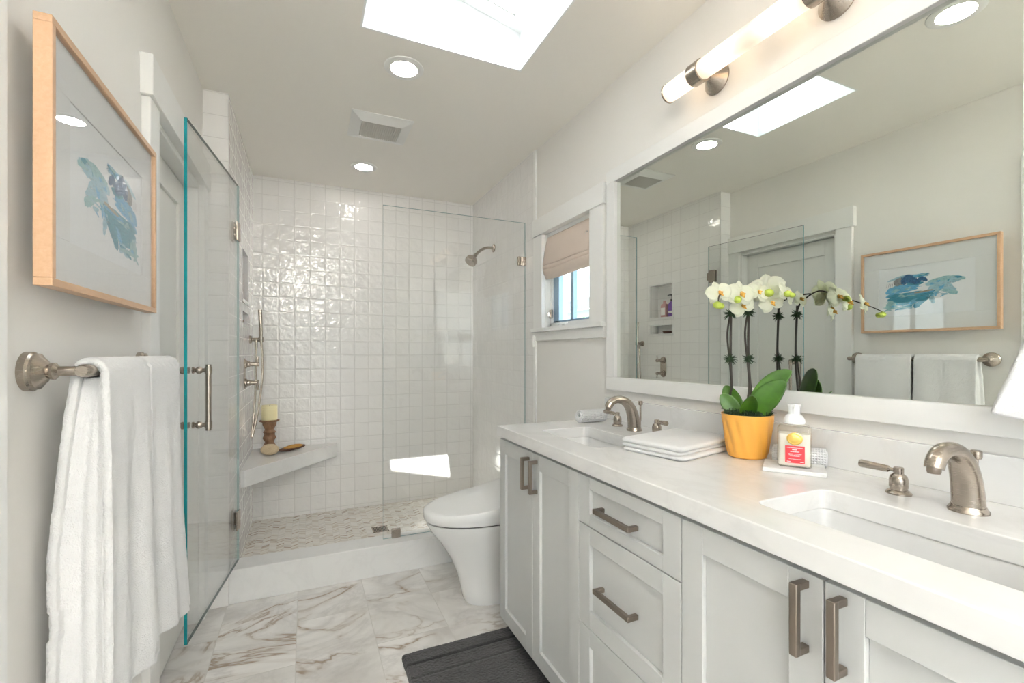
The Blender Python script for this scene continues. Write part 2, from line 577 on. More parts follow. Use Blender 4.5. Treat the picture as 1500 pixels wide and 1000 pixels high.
# ------------------------------------------------------------------ mesh builder
class MB:
    def __init__(s):
        s.v, s.f, s.m, s.uv = [], [], [], {}

    def add(s, verts, faces, mi=0):
        o = len(s.v)
        s.v += [Vector(p) for p in verts]
        for f in faces:
            s.f.append([i + o for i in f])
            s.m.append(mi)
        return o

    def box(s, x0, x1, y0, y1, z0, z1, mi=0, M4=None):
        x0, x1 = min(x0, x1), max(x0, x1)
        y0, y1 = min(y0, y1), max(y0, y1)
        z0, z1 = min(z0, z1), max(z0, z1)
        v = [Vector((x, y, z)) for z in (z0, z1) for y in (y0, y1) for x in (x0, x1)]
        if M4:
            v = [M4 @ p for p in v]
        s.add(v, [(0, 2, 3, 1), (4, 5, 7, 6), (0, 1, 5, 4), (2, 6, 7, 3), (0, 4, 6, 2), (1, 3, 7, 5)], mi)
        return s

    def tube(s, pts, r, n=14, caps=True, mi=0, flat=None, up=None):
        """sweep a circle (or ellipse: flat=(a,b) multipliers) along points"""
        pts = [Vector(p) for p in pts]
        rs = r if isinstance(r, (list, tuple)) else [r] * len(pts)
        T = []
        for i in range(len(pts)):
            a = pts[max(i - 1, 0)]
            b = pts[min(i + 1, len(pts) - 1)]
            T.append((b - a).normalized())
        u = Vector(up) if up else (Vector((0, 0, 1)) if abs(T[0].z) < 0.9 else Vector((1, 0, 0)))
        u = (u - T[0] * u.dot(T[0])).normalized()
        rings = []
        for i, p in enumerate(pts):
            u = (u - T[i] * u.dot(T[i])).normalized()
            w = T[i].cross(u)
            fa, fb = (1, 1) if flat is None else (flat[i] if isinstance(flat[0], (tuple, list)) else flat)
            rings.append([p + u * (rs[i] * fa * cos(2 * pi * k / n)) + w * (rs[i] * fb * sin(2 * pi * k / n)) for k in range(n)])
        o = len(s.v)
        for R in rings:
            s.v += R
        for i in range(len(rings) - 1):
            for k in range(n):
                a, b = o + i * n + k, o + i * n + (k + 1) % n
                s.f.append([a, b, b + n, a + n])
                s.m.append(mi)
        if caps:
            s.f.append([o + k for k in range(n)][::-1])
            s.m.append(mi)
            e = o + (len(rings) - 1) * n
            s.f.append([e + k for k in range(n)])
            s.m.append(mi)
        return s

    def lathe(s, prof, origin=(0, 0, 0), axis=(0, 0, 1), n=28, mi=0, fn=None):
        """prof: (radius, height) along the axis"""
        ax = Vector(axis).normalized()
        u = Vector((1, 0, 0)) if abs(ax.x) < 0.9 else Vector((0, 1, 0))
        u = (u - ax * u.dot(ax)).normalized()
        w = ax.cross(u)
        o0 = Vector(origin)
        o = len(s.v)
        for r, h in prof:
            for k in range(n):
                a = 2 * pi * k / n
                rr = r if fn is None else fn(r, h, a)
                s.v.append(o0 + ax * h + u * (rr * cos(a)) + w * (rr * sin(a)))
        for i in range(len(prof) - 1):
            for k in range(n):
                a, b = o + i * n + k, o + i * n + (k + 1) % n
                s.f.append([a, b, b + n, a + n])
                s.m.append(mi)
        if prof[0][0] > 1e-6:
            s.f.append([o + k for k in range(n)][::-1])
            s.m.append(mi)
        if prof[-1][0] > 1e-6:
            e = o + (len(prof) - 1) * n
            s.f.append([e + k for k in range(n)])
            s.m.append(mi)
        return s

    def loft(s, rings, caps=True, mi=0):
        n = len(rings[0])
        o = len(s.v)
        for R in rings:
            s.v += [Vector(p) for p in R]
        for i in range(len(rings) - 1):
            for k in range(n):
                a, b = o + i * n + k, o + i * n + (k + 1) % n
                s.f.append([a, b, b + n, a + n])
                s.m.append(mi)
        if caps:
            s.f.append([o + k for k in range(n)][::-1])
            s.f.append([o + (len(rings) - 1) * n + k for k in range(n)])
            s.m += [mi, mi]
        return s

    def prism(s, poly, z0, z1, mi=0, M4=None):
        a = [Vector((x, y, z0)) for x, y in poly]
        b = [Vector((x, y, z1)) for x, y in poly]
        if M4:
            a, b = [M4 @ p for p in a], [M4 @ p for p in b]
        return s.loft([a, b], True, mi)

    def grid(s, fn, nu, nv, mi=0, uv=False):
        o = len(s.v)
        for i in range(nu + 1):
            for j in range(nv + 1):
                s.v.append(Vector(fn(i / nu, j / nv)))
                if uv:
                    s.uv[len(s.v) - 1] = (i / nu, j / nv)
        for i in range(nu):
            for j in range(nv):
                a = o + i * (nv + 1) + j
                s.f.append([a, a + nv + 1, a + nv + 2, a + 1])
                s.m.append(mi)
        return s

    def ball(s, c, r, sc=(1, 1, 1), n=14, m=8, mi=0):
        c = Vector(c)
        prof = [(max(1e-7, sin(pi * i / m)), -cos(pi * i / m)) for i in range(m + 1)]
        o = len(s.v)
        s.lathe(prof, n=n, mi=mi)
        for i in range(o, len(s.v)):
            p = s.v[i]
            s.v[i] = c + Vector((p.x * r * sc[0], p.y * r * sc[1], p.z * r * sc[2]))
        return s


ORG = {}


def origin(o):
    t = Vector((0, 0, 0))
    while o is not None:
        t += o.location
        o = o.parent
    return t


def obj(name, mb, mat, parent=None, bevel=0.0, smooth=True, angle=35, at=None, solid=0.0, sub=0, segs=2):
    """link mb as one mesh; coordinates are world metres unless the parent sits elsewhere"""
    me = bpy.data.meshes.new(name)
    off = origin(parent) if parent else (Vector(at) if at else Vector((0, 0, 0)))
    me.from_pydata([tuple(p - off) for p in mb.v], [], mb.f)
    mats = mat if isinstance(mat, (list, tuple)) else [mat]
    for m_ in mats:
        me.materials.append(m_)
    me.polygons.foreach_set('material_index', mb.m)
    bm = bmesh.new()
    bm.from_mesh(me)
    bmesh.ops.recalc_face_normals(bm, faces=bm.faces)
    if mb.uv:
        ul = bm.loops.layers.uv.new('UVMap')
        for f in bm.faces:
            for lp in f.loops:
                lp[ul].uv = mb.uv.get(lp.vert.index, (0, 0))
    bm.to_mesh(me)
    bm.free()
    if smooth:
        me.polygons.foreach_set('use_smooth', [True] * len(me.polygons))
        me.set_sharp_from_angle(angle=radians(angle))
    o = bpy.data.objects.new(name, me)
    COL.objects.link(o)
    if parent:
        o.parent = parent
    elif at:
        o.location = at
    if solid:
        md = o.modifiers.new('thickness', 'SOLIDIFY')
        md.thickness = solid
        md.offset = 0
    if bevel:
        md = o.modifiers.new('bevel', 'BEVEL')
        md.width = bevel
        md.segments = segs
        md.limit_method = 'ANGLE'
        md.angle_limit = radians(40)
        md.harden_normals = False
    if sub:
        md = o.modifiers.new('subdivision', 'SUBSURF')
        md.levels = md.render_levels = sub
    return o


def thing(name, label, cat, loc=(0, 0, 0), group=None):
    o = bpy.data.objects.new(name, None)
    COL.objects.link(o)
    o.empty_display_size = 0.05
    o.location = loc
    return tag(o, label, cat, group)


def tag(o, label, cat, group=None):
    o['label'] = label
    o['category'] = cat
    if group:
        o['group'] = group
    return o


def struct(name, mb, mat, label=None, bevel=0.0, parent=None, **kw):
    o = obj(name, mb, mat, parent, bevel, **kw)
    if parent is None:
        o['kind'] = 'structure'
        if label:
            o['label'] = label
    return o


def copy_tree(o, parent=None):
    c = o.copy()
    COL.objects.link(c)
    if parent is not None:
        c.parent = parent
    for ch in [x for x in bpy.data.objects if x.parent == o]:
        copy_tree(ch, c)
    return c


def bez(p0, p1, p2, p3, n):
    out = []
    p0, p1, p2, p3 = map(Vector, (p0, p1, p2, p3))
    for i in range(n + 1):
        t = i / n
        out.append(p0 * (1 - t) ** 3 + p1 * 3 * t * (1 - t) ** 2 + p2 * 3 * t * t * (1 - t) + p3 * t ** 3)
    return out


def smooth_path(pts, n=8):
    """Catmull-Rom through points"""
    P = [Vector(p) for p in pts]
    P = [P[0] * 2 - P[1]] + P + [P[-1] * 2 - P[-2]]
    out = []
    for i in range(1, len(P) - 2):
        for k in range(n):
            t = k / n
            a, b, c, d = P[i - 1], P[i], P[i + 1], P[i + 2]
            out.append(0.5 * ((2 * b) + (c - a) * t + (2 * a - 5 * b + 4 * c - d) * t * t + (3 * b - a - 3 * c + d) * t ** 3))
    out.append(P[-2])
    return out


def wall_boxes(mb, axis, p0, p1, u0, u1, v0, v1, holes, mi=0):
    """slab between p0..p1 along axis (0=x,1=y,2=z) with rectangular holes in the other two axes"""
    us = sorted({u0, u1, *[h[0] for h in holes], *[h[1] for h in holes]})
    vss = sorted({v0, v1, *[h[2] for h in holes], *[h[3] for h in holes]})
    for i in range(len(us) - 1):
        for j in range(len(vss) - 1):
            cu, cv = (us[i] + us[i + 1]) / 2, (vss[j] + vss[j + 1]) / 2
            if any(h[0] < cu < h[1] and h[2] < cv < h[3] for h in holes):
                continue
            a, b, c, d = us[i], us[i + 1], vss[j], vss[j + 1]
            if axis == 0:
                mb.box(p0, p1, a, b, c, d, mi)
            elif axis == 1:
                mb.box(a, b, p0, p1, c, d, mi)
            else:
                mb.box(a, b, c, d, p0, p1, mi)
    return mb


def rrect(cx, cy, hx, hy, r, n=6):
    pts = []
    for qx, qy, a0 in ((1, 1, 0), (-1, 1, pi / 2), (-1, -1, pi), (1, -1, 1.5 * pi)):
        for k in range(n + 1):
            a = a0 + (pi / 2) * k / n
            pts.append((cx + qx * (hx - r) + r * cos(a), cy + qy * (hy - r) + r * sin(a)))
    return pts


# ================================================================== THE ROOM
struct('floor', MB().box(-0.62, XW + 0.1, YN, YP + 0.02, -0.08, 0.0), M['marble'], smooth=False)
struct('floor_shower', MB().box(XS - 0.02, XW + 0.1, YP + 0.03, YB + 0.1, -0.09, 0.038), M['chevron'],
       'beige and white chevron mosaic floor of the shower', smooth=False)
struct('floor_adjoining', MB().box(-1.8, 3.0, -4.0, YN, -0.08, -0.002), M['bedroom'], smooth=False)
SK = (0.195, 0.852, 1.305, 1.812)          # skylight opening
mb = MB()
wall_boxes(mb, 2, CE, CE + 0.10, -0.62, XW + 0.16, YN, YB + 0.12, [(SK[0] - 0.008, SK[1] + 0.008, SK[2] - 0.008, SK[3] + 0.008)])
struct('ceiling', mb, M['ceil'], smooth=False)
struct('wall_adjoining', MB().box(-1.8, 3.0, -4.1, -4.0, -0.08, CE), M['wall'], smooth=False)
struct('ceiling_sun_block', MB().box(-1.8, 3.0, -4.5, YN, CE, CE + 0.1), M['ceil'], smooth=False)  # unseen slab, added to keep the sun from entering the doorway

# skylight shaft with a sloped top (roof rises to the left)
def roof_z(x):
    return 2.590 + (0.852 - x) * 0.22


mb = MB()
for (xa, ya), (xb, yb), nx, ny in (((SK[0], SK[2]), (SK[1], SK[2]), 0, -1), ((SK[0], SK[3]), (SK[1], SK[3]), 0, 1),
                                   ((SK[0], SK[2]), (SK[0], SK[3]), -1, 0), ((SK[1], SK[2]), (SK[1], SK[3]), 1, 0)):
    t = 0.0078
    e = 0.0
    pa, pb = Vector((xa, ya, 0)), Vector((xb, yb, 0))
    d = (pb - pa).normalized() * (t if nx == 0 else 0.0)
    q = [pa - d, pb + d, pb + d + Vector((nx, ny, 0)) * t, pa - d + Vector((nx, ny, 0)) * t]
    mb.loft([[Vector((p.x, p.y, CE + e)) for p in q], [Vector((p.x, p.y, roof_z(p.x) + 0.02)) for p in q]])
struct('trim_skylight_shaft', mb, M['shaft'], 'white painted skylight shaft in the ceiling', smooth=False)
sk = thing('window_1', 'white framed skylight window at the top of the ceiling shaft', 'skylight', (0.52, 1.55, 2.7))
sk['kind'] = 'structure'
mb = MB()
GX0, GX1, GY0, GY1 = 0.325, 0.80, 1.472, 1.752


def sl(x0, x1, y0, y1, z0, z1, mi=0):
    v = []
    for z in (z0, z1):
        for y in (y0, y1):
            for x in (x0, x1):
                v.append((x, y, roof_z(x) + z))
    mb.add(v, [(0, 2, 3, 1), (4, 5, 7, 6), (0, 1, 5, 4), (2, 6, 7, 3), (0, 4, 6, 2), (1, 3, 7, 5)], mi)


sl(SK[0] - 0.06, GX0, SK[2] - 0.06, SK[3] + 0.06, 0, 0.05)
sl(GX1, SK[1] + 0.06, SK[2] - 0.06, SK[3] + 0.06, 0, 0.05)
sl(GX0, GX1, SK[2] - 0.06, GY0, 0, 0.05)
sl(GX0, GX1, GY1, SK[3] + 0.06, 0, 0.05)
obj('frame', mb, M['shaft'], sk, bevel=0.003)
mb = MB()
sl(GX0 - 0.012, GX1 + 0.012, GY0 - 0.012, GY0 + 0.006, 0.012, 0.03)
sl(GX0 - 0.012, GX1 + 0.012, GY1 - 0.006, GY1 + 0.012, 0.012, 0.03)
sl(GX0 - 0.012, GX0 + 0.006, GY0, GY1, 0.012, 0.03)
sl(GX1 - 0.006, GX1 + 0.012, GY0, GY1, 0.012, 0.03)
obj('sash', mb, M['white'], sk)
mb = MB()
sl(GX0, GX1, GY0, GY1, 0.03, 0.036)
obj('pane', mb, M['pane'], sk, smooth=False)

# ---- left wall, door opening, pier and shower side wall
DY0, DY1, DZ = 1.762, 2.447, 1.945
mb = MB()
wall_boxes(mb, 0, XL - 0.12, XL, YN, YP, 0, CE, [(DY0, DY1, -1, DZ)])
struct('wall_left', mb, M['wall'], smooth=False)
struct('wall_closet', MB().box(-0.70, XL - 0.13, 1.5, 2.7, -0.05, 2.2), M['wall'], smooth=False)
NI1 = (3.045, 3.325, 1.512, 1.806)
NI2 = (3.045, 3.325, 1.366, 1.444)
mb = MB()
wall_boxes(mb, 0, XS - 0.095, XS, YP, YB, 0, CE, [NI1, NI2])
mb.box(XS - 0.24, XS - 0.093, YP + 0.002, YB, 0, CE, 1)
struct('wall_shower_left', mb, [M['tile_side'], M['tile_back']], 'glossy white tiled shower wall with two recessed niches', smooth=False)
struct('wall_pier', MB().box(XL - 0.05, XS, YP - 0.006, YP + 0.004, 0, CE), M['tile_pier'], 'narrow tiled end face of the shower wall', bevel=0.002)
for i, (y0, y1, z0, z1) in enumerate((NI1, NI2)):
    mb = MB()
    w = 0.014
    mb.box(XS - 0.09, XS + 0.006, y0 - 0.018, y1 + 0.018, z0 - 0.018, z0 + 0.004)
    mb.box(XS - 0.02, XS + 0.003, y0 - w, y0 + 0.0015, z0, z1)
    mb.box(XS - 0.02, XS + 0.003, y1 - 0.0015, y1 + w, z0, z1)
    mb.box(XS - 0.02, XS + 0.003, y0 - w, y1 + w, z1 - 0.0015, z1 + 0.008)
    struct('trim_niche' + ('_upper', '_lower')[i], mb, M['curb'], ('white stone edging and sill of the tall upper shower niche',
           'white stone edging and sill of the shallow lower shower niche')[i], bevel=0.0015)

struct('wall_back', MB().box(XS - 0.25, XW + 0.1, YB, YB + 0.1, -0.05, CE), M['tile_back'], smooth=False)
# ---- right wall with the window opening
WY0, WY1, WZ0, WZ1 = 1.888, 2.375, 1.345, 1.905
mb = MB()
wall_boxes(mb, 0, XW, XW + 0.15, YN, YB, 0, CE, [(WY0, WY1, WZ0, WZ1)])
struct('wall_right', mb, M['wall'], smooth=False)
TY = 2.508
struct('wall_shower_right', MB().box(XW - 0.008, XW + 0.001, TY, YB, 0, CE), M['tile_right'],
       'glossy white tiled shower wall below the shower head', smooth=False)
struct('trim_tile_edge', MB().box(XW - 0.011, XW + 0.001, TY - 0.026, TY, 0.1, CE), M['white'],
       'narrow white vertical edge strip where the shower tile ends', bevel=0.003)
# ---- near wall with the doorway the picture is taken from
mb = MB()
wall_boxes(mb, 1, YN - 0.12, YN, -0.62, XW + 0.15, 0, CE, [(-0.35, 0.95, -1, 2.1)])
struct('wall_near', mb, M['wall'], smooth=False)
struct('trim_near_casing', MB().box(XL - 0.001, XL + 0.022, 0.86, 0.956, 0, 2.1), M['white'], 'white casing at the left border of the photo', bevel=0.002)
struct('baseboard_left', MB().box(XL - 0.001, XL + 0.014, 0.957, 1.655, 0, 0.14), M['white'], bevel=0.003)
struct('baseboard_right', MB().box(XW - 0.014, XW + 0.001, 1.77, TY - 0.026, 0, 0.14), M['white'], bevel=0.003)
# ---- curb
struct('trim_shower_curb', MB().box(XS - 0.003, XW, YP, 2.688, 0, 0.163), M['curb'], 'white stone curb across the front of the shower', bevel=0.004)

# ---- door on the left wall: casing, leaf
mb = MB()
CX = XL + 0.022
mb.box(XL - 0.001, CX, DY0 - 0.097, DY0 - 0.004, 0, 1.953)
mb.box(XL - 0.001, CX, DY1 + 0.004, YP - 0.007, 0, 1.953)
mb.box(XL - 0.001, XL + 0.032, DY0 - 0.112, YP - 0.007, 1.953, 2.072)
mb.box(XL - 0.12, XL + 0.002, DY0 - 0.004, DY0 + 0.014, 0, DZ)
mb.box(XL - 0.12, XL + 0.002, DY1 - 0.014, DY1 + 0.004, 0, DZ)
mb.box(XL - 0.12, XL + 0.002, DY0, DY1, DZ - 0.014, DZ + 0.006)
mb.box(XL - 0.110, XL - 0.088, DY0 + 0.012, DY0 + 0.024, 0, DZ - 0.012)
struct('trim_door_casing', mb, M['white'], 'white door casing with a taller projecting head on the left wall', bevel=0.002)


def shaker(mb, axis, face, depth, u0, u1, z0, z1, stile, rail, rec=0.009, sgn=-1, rails=None):
    """a shaker front: four frame members and a recessed panel; face = outer plane, sgn = outward direction along x"""
    rt, rb = (rail, rail) if not isinstance(rail, tuple) else rail
    a, b = face, face - sgn * depth
    c = face - sgn * rec
    # one closed surface: outer frame ring + recess walls + panel
    mb.box(a, b, u0, u0 + stile, z0, z1)
    mb.box(a, b, u1 - stile, u1, z0, z1)
    mb.box(a, b, u0 + stile, u1 - stile, z0, z0 + rb)
    mb.box(a, b, u0 + stile, u1 - stile, z1 - rt, z1)
    mb.box(c, b, u0 + stile, u1 - stile, z0 + rb, z1 - rt)
    return mb


dr = obj('door_1', shaker(MB(), 0, XL - 0.050, 0.035, DY0 + 0.018, DY1 - 0.018, 0.008, DZ - 0.019, 0.085, (0.10, 0.18), 0.010, 1), M['door'], bevel=0.0015)
dr['kind'] = 'structure'
dr['label'] = 'pale recessed-panel door on the left wall behind the open glass door'

# ---- window on the right wall: casing, sash, panes
mb = MB()
mb.box(XW + 0.001, XW - 0.022, WY0 - 0.115, WY0 - 0.003, WZ0 - 0.002, 1.893)
mb.box(XW + 0.001, XW - 0.022, WY1 + 0.003, WY1 + 0.098, WZ0 - 0.002, 1.893)
mb.box(XW + 0.001, XW - 0.030, WY0 - 0.128, WY1 + 0.112, 1.893, 1.992)
mb.box(XW + 0.10, XW - 0.040, WY0 - 0.128, WY1 + 0.112, WZ0 - 0.022, WZ0)
mb.box(XW + 0.001, XW - 0.020, WY0 - 0.115, WY1 + 0.098, 1.272, WZ0 - 0.022)
mb.box(XW + 0.14, XW - 0.001, WY0 - 0.003, WY0 + 0.0005, WZ0, WZ1)
mb.box(XW + 0.14, XW - 0.001, WY1 - 0.0015, WY1 + 0.003, WZ0, WZ1)
mb.box(XW + 0.14, XW - 0.001, WY0, WY1, WZ1 - 0.012, WZ1 + 0.003)
struct('trim_window_casing', mb, M['white'], 'white window casing with flat head, sill and apron', bevel=0.002)
win = thing('window_2', 'small casement window with blue sash over the toilet', 'window', (XW + 0.07, 2.13, WZ0))
win['kind'] = 'structure'
wx0, wx1 = XW + 0.040, XW + 0.075
a, b, c, d = WY0 + 0.010, WY1 - 0.010, WZ0, WZ1 - 0.012
mb = MB()
for (y0, y1, z0, z1) in ((a, a + 0.018, c, d), (b - 0.018, b, c, d), (a, b, c, c + 0.028), (a, b, d - 0.02, d)):
    mb.box(wx0 - 0.012, wx1, y0, y1, z0, z1)
obj('outer_frame', mb, M['white'], win, bevel=0.0015)
mb = MB()
a, b, c, d = a + 0.018, b - 0.018, c + 0.028, d - 0.02
mid = 2.145
for (y0, y1, z0, z1) in ((a, a + 0.022, c, d), (b - 0.062, b, c, d), (a, b, c, c + 0.012), (a, b, d - 0.03, d), (mid - 0.014, mid + 0.014, c, d)):
    mb.box(wx0, wx1 - 0.008, y0, y1, z0, z1)
obj('sash', mb, M['blue'], win, bevel=0.0015)
obj('pane', MB().box(wx0 + 0.012, wx0 + 0.016, a + 0.02, b - 0.05, c + 0.01, d - 0.02), M['pane'], win, smooth=False)
mb = MB()
mb.box(wx0 - 0.03, wx0 - 0.010, 2.20, 2.29, WZ0 + 0.001, WZ0 + 0.014)
mb.tube([(wx0 - 0.03, 2.24, WZ0 + 0.012), (wx0 - 0.045, 2.22, WZ0 + 0.018), (wx0 - 0.05, 2.17, WZ0 + 0.015), (wx0 - 0.05, 2.11, WZ0 + 0.016)], 0.0045, 8)
obj('crank', mb, M['white'], win, bevel=0.001)
mb = MB()
mb.box(wx0 - 0.022, wx0 - 0.011, b - 0.012, b + 0.012, 1.40, 1.45)
mb.box(wx0 - 0.04, wx0 - 0.018, b - 0.004, b + 0.004, 1.41, 1.435)
obj('latch', mb, M['nickel'], win, bevel=0.001)

# roman blind
bl = thing('roman_blind', 'blush linen roman blind drawn half up in the window', 'blind', (XW + 0.01, 2.13, 1.88))
prof = [(0.012, 1.886), (0.010, 1.86), (-0.004, 1.80), (-0.012, 1.755), (-0.018, 1.722), (-0.016, 1.708), (0.004, 1.716),
        (-0.014, 1.705), (-0.019, 1.694), (-0.014, 1.684), (0.004, 1.694), (-0.016, 1.68), (-0.012, 1.66), (0.000, 1.640), (0.004, 1.626)]
pp = smooth_path([(XW + x, 0, z) for x, z in prof], 5)


def blind_fn(u, v):
    k = min(int(u * (len(pp) - 1)), len(pp) - 2)
    p = pp[k].lerp(pp[k + 1], u * (len(pp) - 1) - k)
    y = WY0 + 0.001 + (WY1 - WY0 - 0.006) * v
    wob = 0.004 * noise.noise(Vector((u * 3, v * 3, 2)))
    return (p.x + wob, y, p.z + 0.003 * sin(v * 7) * u)


obj('fabric', MB().grid(blind_fn, 90, 24), M['linen'], bl, solid=0.003)
obj('headrail', MB().box(XW + 0.006, XW + 0.04, WY0 + 0.012, WY1 - 0.012, 1.872, 1.892), M['white'], bl)
mb = MB()
mb.tube([(XW - 0.006 - 0.012 * 0, 1.93 + 0.011 * cos(t), 1.795 + 0.011 * sin(t)) for t in [i * 2 * pi / 16 for i in range(17)]], 0.0022, 8, False)
obj('grommet', mb, M['chrome'], bl)
mb = MB()
mb.box(XW - 0.028, XW - 0.018, WY1 + 0.085, WY1 + 0.105, 1.268, 1.30)
mb.tube([(XW - 0.028, WY1 + 0.095, 1.305), (XW - 0.032, WY1 + 0.097, 1.28), (XW - 0.030, WY1 + 0.095, 1.235)], [0.005, 0.008, 0.006], 10)
tag(obj('cord_cleat', mb, M['white'], bevel=0.002), 'small white cord cleat hanging under the window sill', 'cleat')

# ================================================================== CEILING FITTINGS
def downlight(label, x, y, first=[None]):
    if first[0] is None:
        t = thing('recessed_light', label, 'ceiling light', (x, y, CE), 'recessed ceiling lights')
        mb = MB().lathe([(0.0565, 0.0), (0.0565, -0.0055), (0.060, -0.006), (0.076, -0.006), (0.083, -0.003), (0.084, 0.0)], (x, y, CE), n=40)
        obj('trim_ring', mb, M['white'], t)
        mb = MB().lathe([(0.0, 0.0), (0.040, 0.0), (0.0563, 0.0)], (x, y, CE - 0.0052), n=40)
        obj('lens', mb, M['lens'], t)
        first[0] = t
        return t
    t = copy_tree(first[0])
    t.location = (x, y, CE)
    t['label'] = label
    return t


downlight('round recessed ceiling light beside the skylight, behind the vent', 0.388, 2.003)
downlight('smallest and farthest round ceiling light, over the shower', 0.352, 3.172)
downlight('round recessed ceiling light seen only in the mirror, at its top right', 0.405, 0.857)

vt = thing('ceiling_vent', 'white square exhaust vent with slatted grille on the ceiling', 'vent', (0.37, 2.59, CE))
x0, x1, y0, y1 = 0.213, 0.527, 2.438, 2.745
mb = MB()
ix0, ix1, iy0, iy1 = x0 + 0.055, x1 - 0.055, y0 + 0.065, y1 - 0.065
za, zb = CE - 0.004, CE - 0.022
o_ = [(x0, y0, za), (x1, y0, za), (x1, y1, za), (x0, y1, za)]
i_ = [(ix0, iy0, zb), (ix1, iy0, zb), (ix1, iy1, zb), (ix0, iy1, zb)]
k_ = [(x0, y0, CE), (x1, y0, CE), (x1, y1, CE), (x0, y1, CE)]
j_ = [(ix0, iy0, zb + 0.008), (ix1, iy0, zb + 0.008), (ix1, iy1, zb + 0.008), (ix0, iy1, zb + 0.008)]
mb.loft([k_, o_, i_, j_], False)
obj('cover', mb, M['white'], vt, smooth=False)
mb = MB()
mb.box(ix0, ix1, iy0, iy1, zb + 0.006, zb + 0.012)
nsl = 18
for i in range(nsl):
    xx = ix0 + (ix1 - ix0) * (i + 0.5) / nsl
    mb.box(xx - 0.0035, xx + 0.0035, iy0, iy1, zb + 0.001, zb + 0.007)
obj('grille', mb, M['grille'], vt, smooth=False)

# ================================================================== MIRROR AND VANITY LIGHT
FY0, FY1, FZ0, FZ1 = 0.345, 1.743, 1.033, 2.024
fr = thing('wall_mirror', 'wide wall mirror in a flat white frame above the vanity', 'mirror', (XW, VC, FZ0))
mb = MB()
fw = 0.058
mb.box(XW - 0.024, XW - 0.0005, FY0, FY1, FZ0, FZ0 + fw)
mb.box(XW - 0.024, XW - 0.0005, FY0, FY1, FZ1 - fw, FZ1)
mb.box(XW - 0.024, XW - 0.0005, FY0, FY0 + fw, FZ0 + fw, FZ1 - fw)
mb.box(XW - 0.024, XW - 0.0005, FY1 - fw, FY1, FZ0 + fw, FZ1 - fw)
obj('frame', mb, M['white'], fr, bevel=0.002)
obj('mirror_glass', MB().box(XW - 0.006, XW - 0.0015, FY0 + fw, FY1 - fw, FZ0 + fw, FZ1 - fw), M['mirror'], fr, smooth=False)

vl = thing('vanity_light', 'frosted tube wall light with nickel rings above the mirror', 'wall light', (XW, VC, 2.13))
TX, TZ = 1.192, 2.132
obj('tube_shade', MB().lathe([(0.026, 0.0), (0.0315, 0.004), (0.032, 0.01), (0.032, 0.655), (0.0315, 0.661), (0.026, 0.665)], (TX, 0.615, TZ), (0, 1, 0), 32), M['tube'], vl)
for y in (1.142, 0.752):
    rg = obj('ring', MB().lathe([(0.033, -0.022), (0.0365, -0.021), (0.0365, 0.021), (0.033, 0.022)], (TX, y, TZ), (0, 1, 0), 32), M['nickel'], vl)
    obj('wall_plate', MB().lathe([(0.050, 0.0), (0.050, 0.004), (0.046, 0.008), (0.024, 0.030), (0.013, 0.042), (0.013, 0.066)], (XW - 0.0005, y, TZ), (-1, 0, 0), 36), M['nickel'], vl)
for y, s_ in ((1.280, 1), (0.615, -1)):
    obj('end_cap', MB().lathe([(0.0, 0.001), (0.028, 0.001), (0.0335, 0.0), (0.0335, -0.005), (0.0322, -0.005)], (TX, y, TZ), (0, s_, 0), 32), M['nickel'], vl)

# ================================================================== VANITY
CX0, CY0, CY1 = 0.722, 0.146, 1.760
SINKS = [((0.834, 1.045), (1.212, 1.583)), ((0.824, 1.045), (0.243, 0.643))]
ct = thing('countertop', 'long white stone countertop with two sink cut-outs and backsplash', 'countertop', (1.0, VC, ZC))


def counter_mesh():
    bm = bmesh.new()
    def ring(pts, z):
        return [bm.verts.new((x, y, z)) for x, y in pts]
    loops = [[(CX0, CY0), (XW - 0.001, CY0), (XW - 0.001, CY1), (CX0, CY1)]]
    for (a, b), (c, d) in SINKS:
        loops.append(rrect((a + b) / 2, (c + d) / 2, (b - a) / 2, (d - c) / 2, 0.022))
    rings = {}
    for z in (ZC, ZC - 0.042):
        es = []
        rs = []
        for lp in loops:
            r = ring(lp, z)
            rs.append(r)
            es += [bm.edges.new((r[i], r[(i + 1) % len(r)])) for i in range(len(r))]
        bmesh.ops.triangle_fill(bm, use_beauty=True, use_dissolve=True, edges=es)
        rings[z] = rs
    for ra, rb in zip(rings[ZC], rings[ZC - 0.042]):
        for i in range(len(ra)):
            j = (i + 1) % len(ra)
            bm.faces.new((ra[i], ra[j], rb[j], rb[i]))
    bmesh.ops.recalc_face_normals(bm, faces=bm.faces)
    me = bpy.data.meshes.new('slab')
    off = origin(ct)
    for v in bm.verts:
        v.co -= off
    bm.to_mesh(me)
    bm.free()
    me.materials.append(M['quartz'])
    o = bpy.data.objects.new('slab', me)
    COL.objects.link(o)
    o.parent = ct
    md = o.modifiers.new('bevel', 'BEVEL')
    md.width = 0.0025
    md.segments = 2
    md.limit_method = 'ANGLE'
    md.angle_limit = radians(50)
    return o


counter_mesh()
obj('backsplash', MB().box(XW - 0.021, XW - 0.001, CY0, CY1, ZC + 0.0002, ZC + 0.095), M['quartz'], ct, bevel=0.0015)

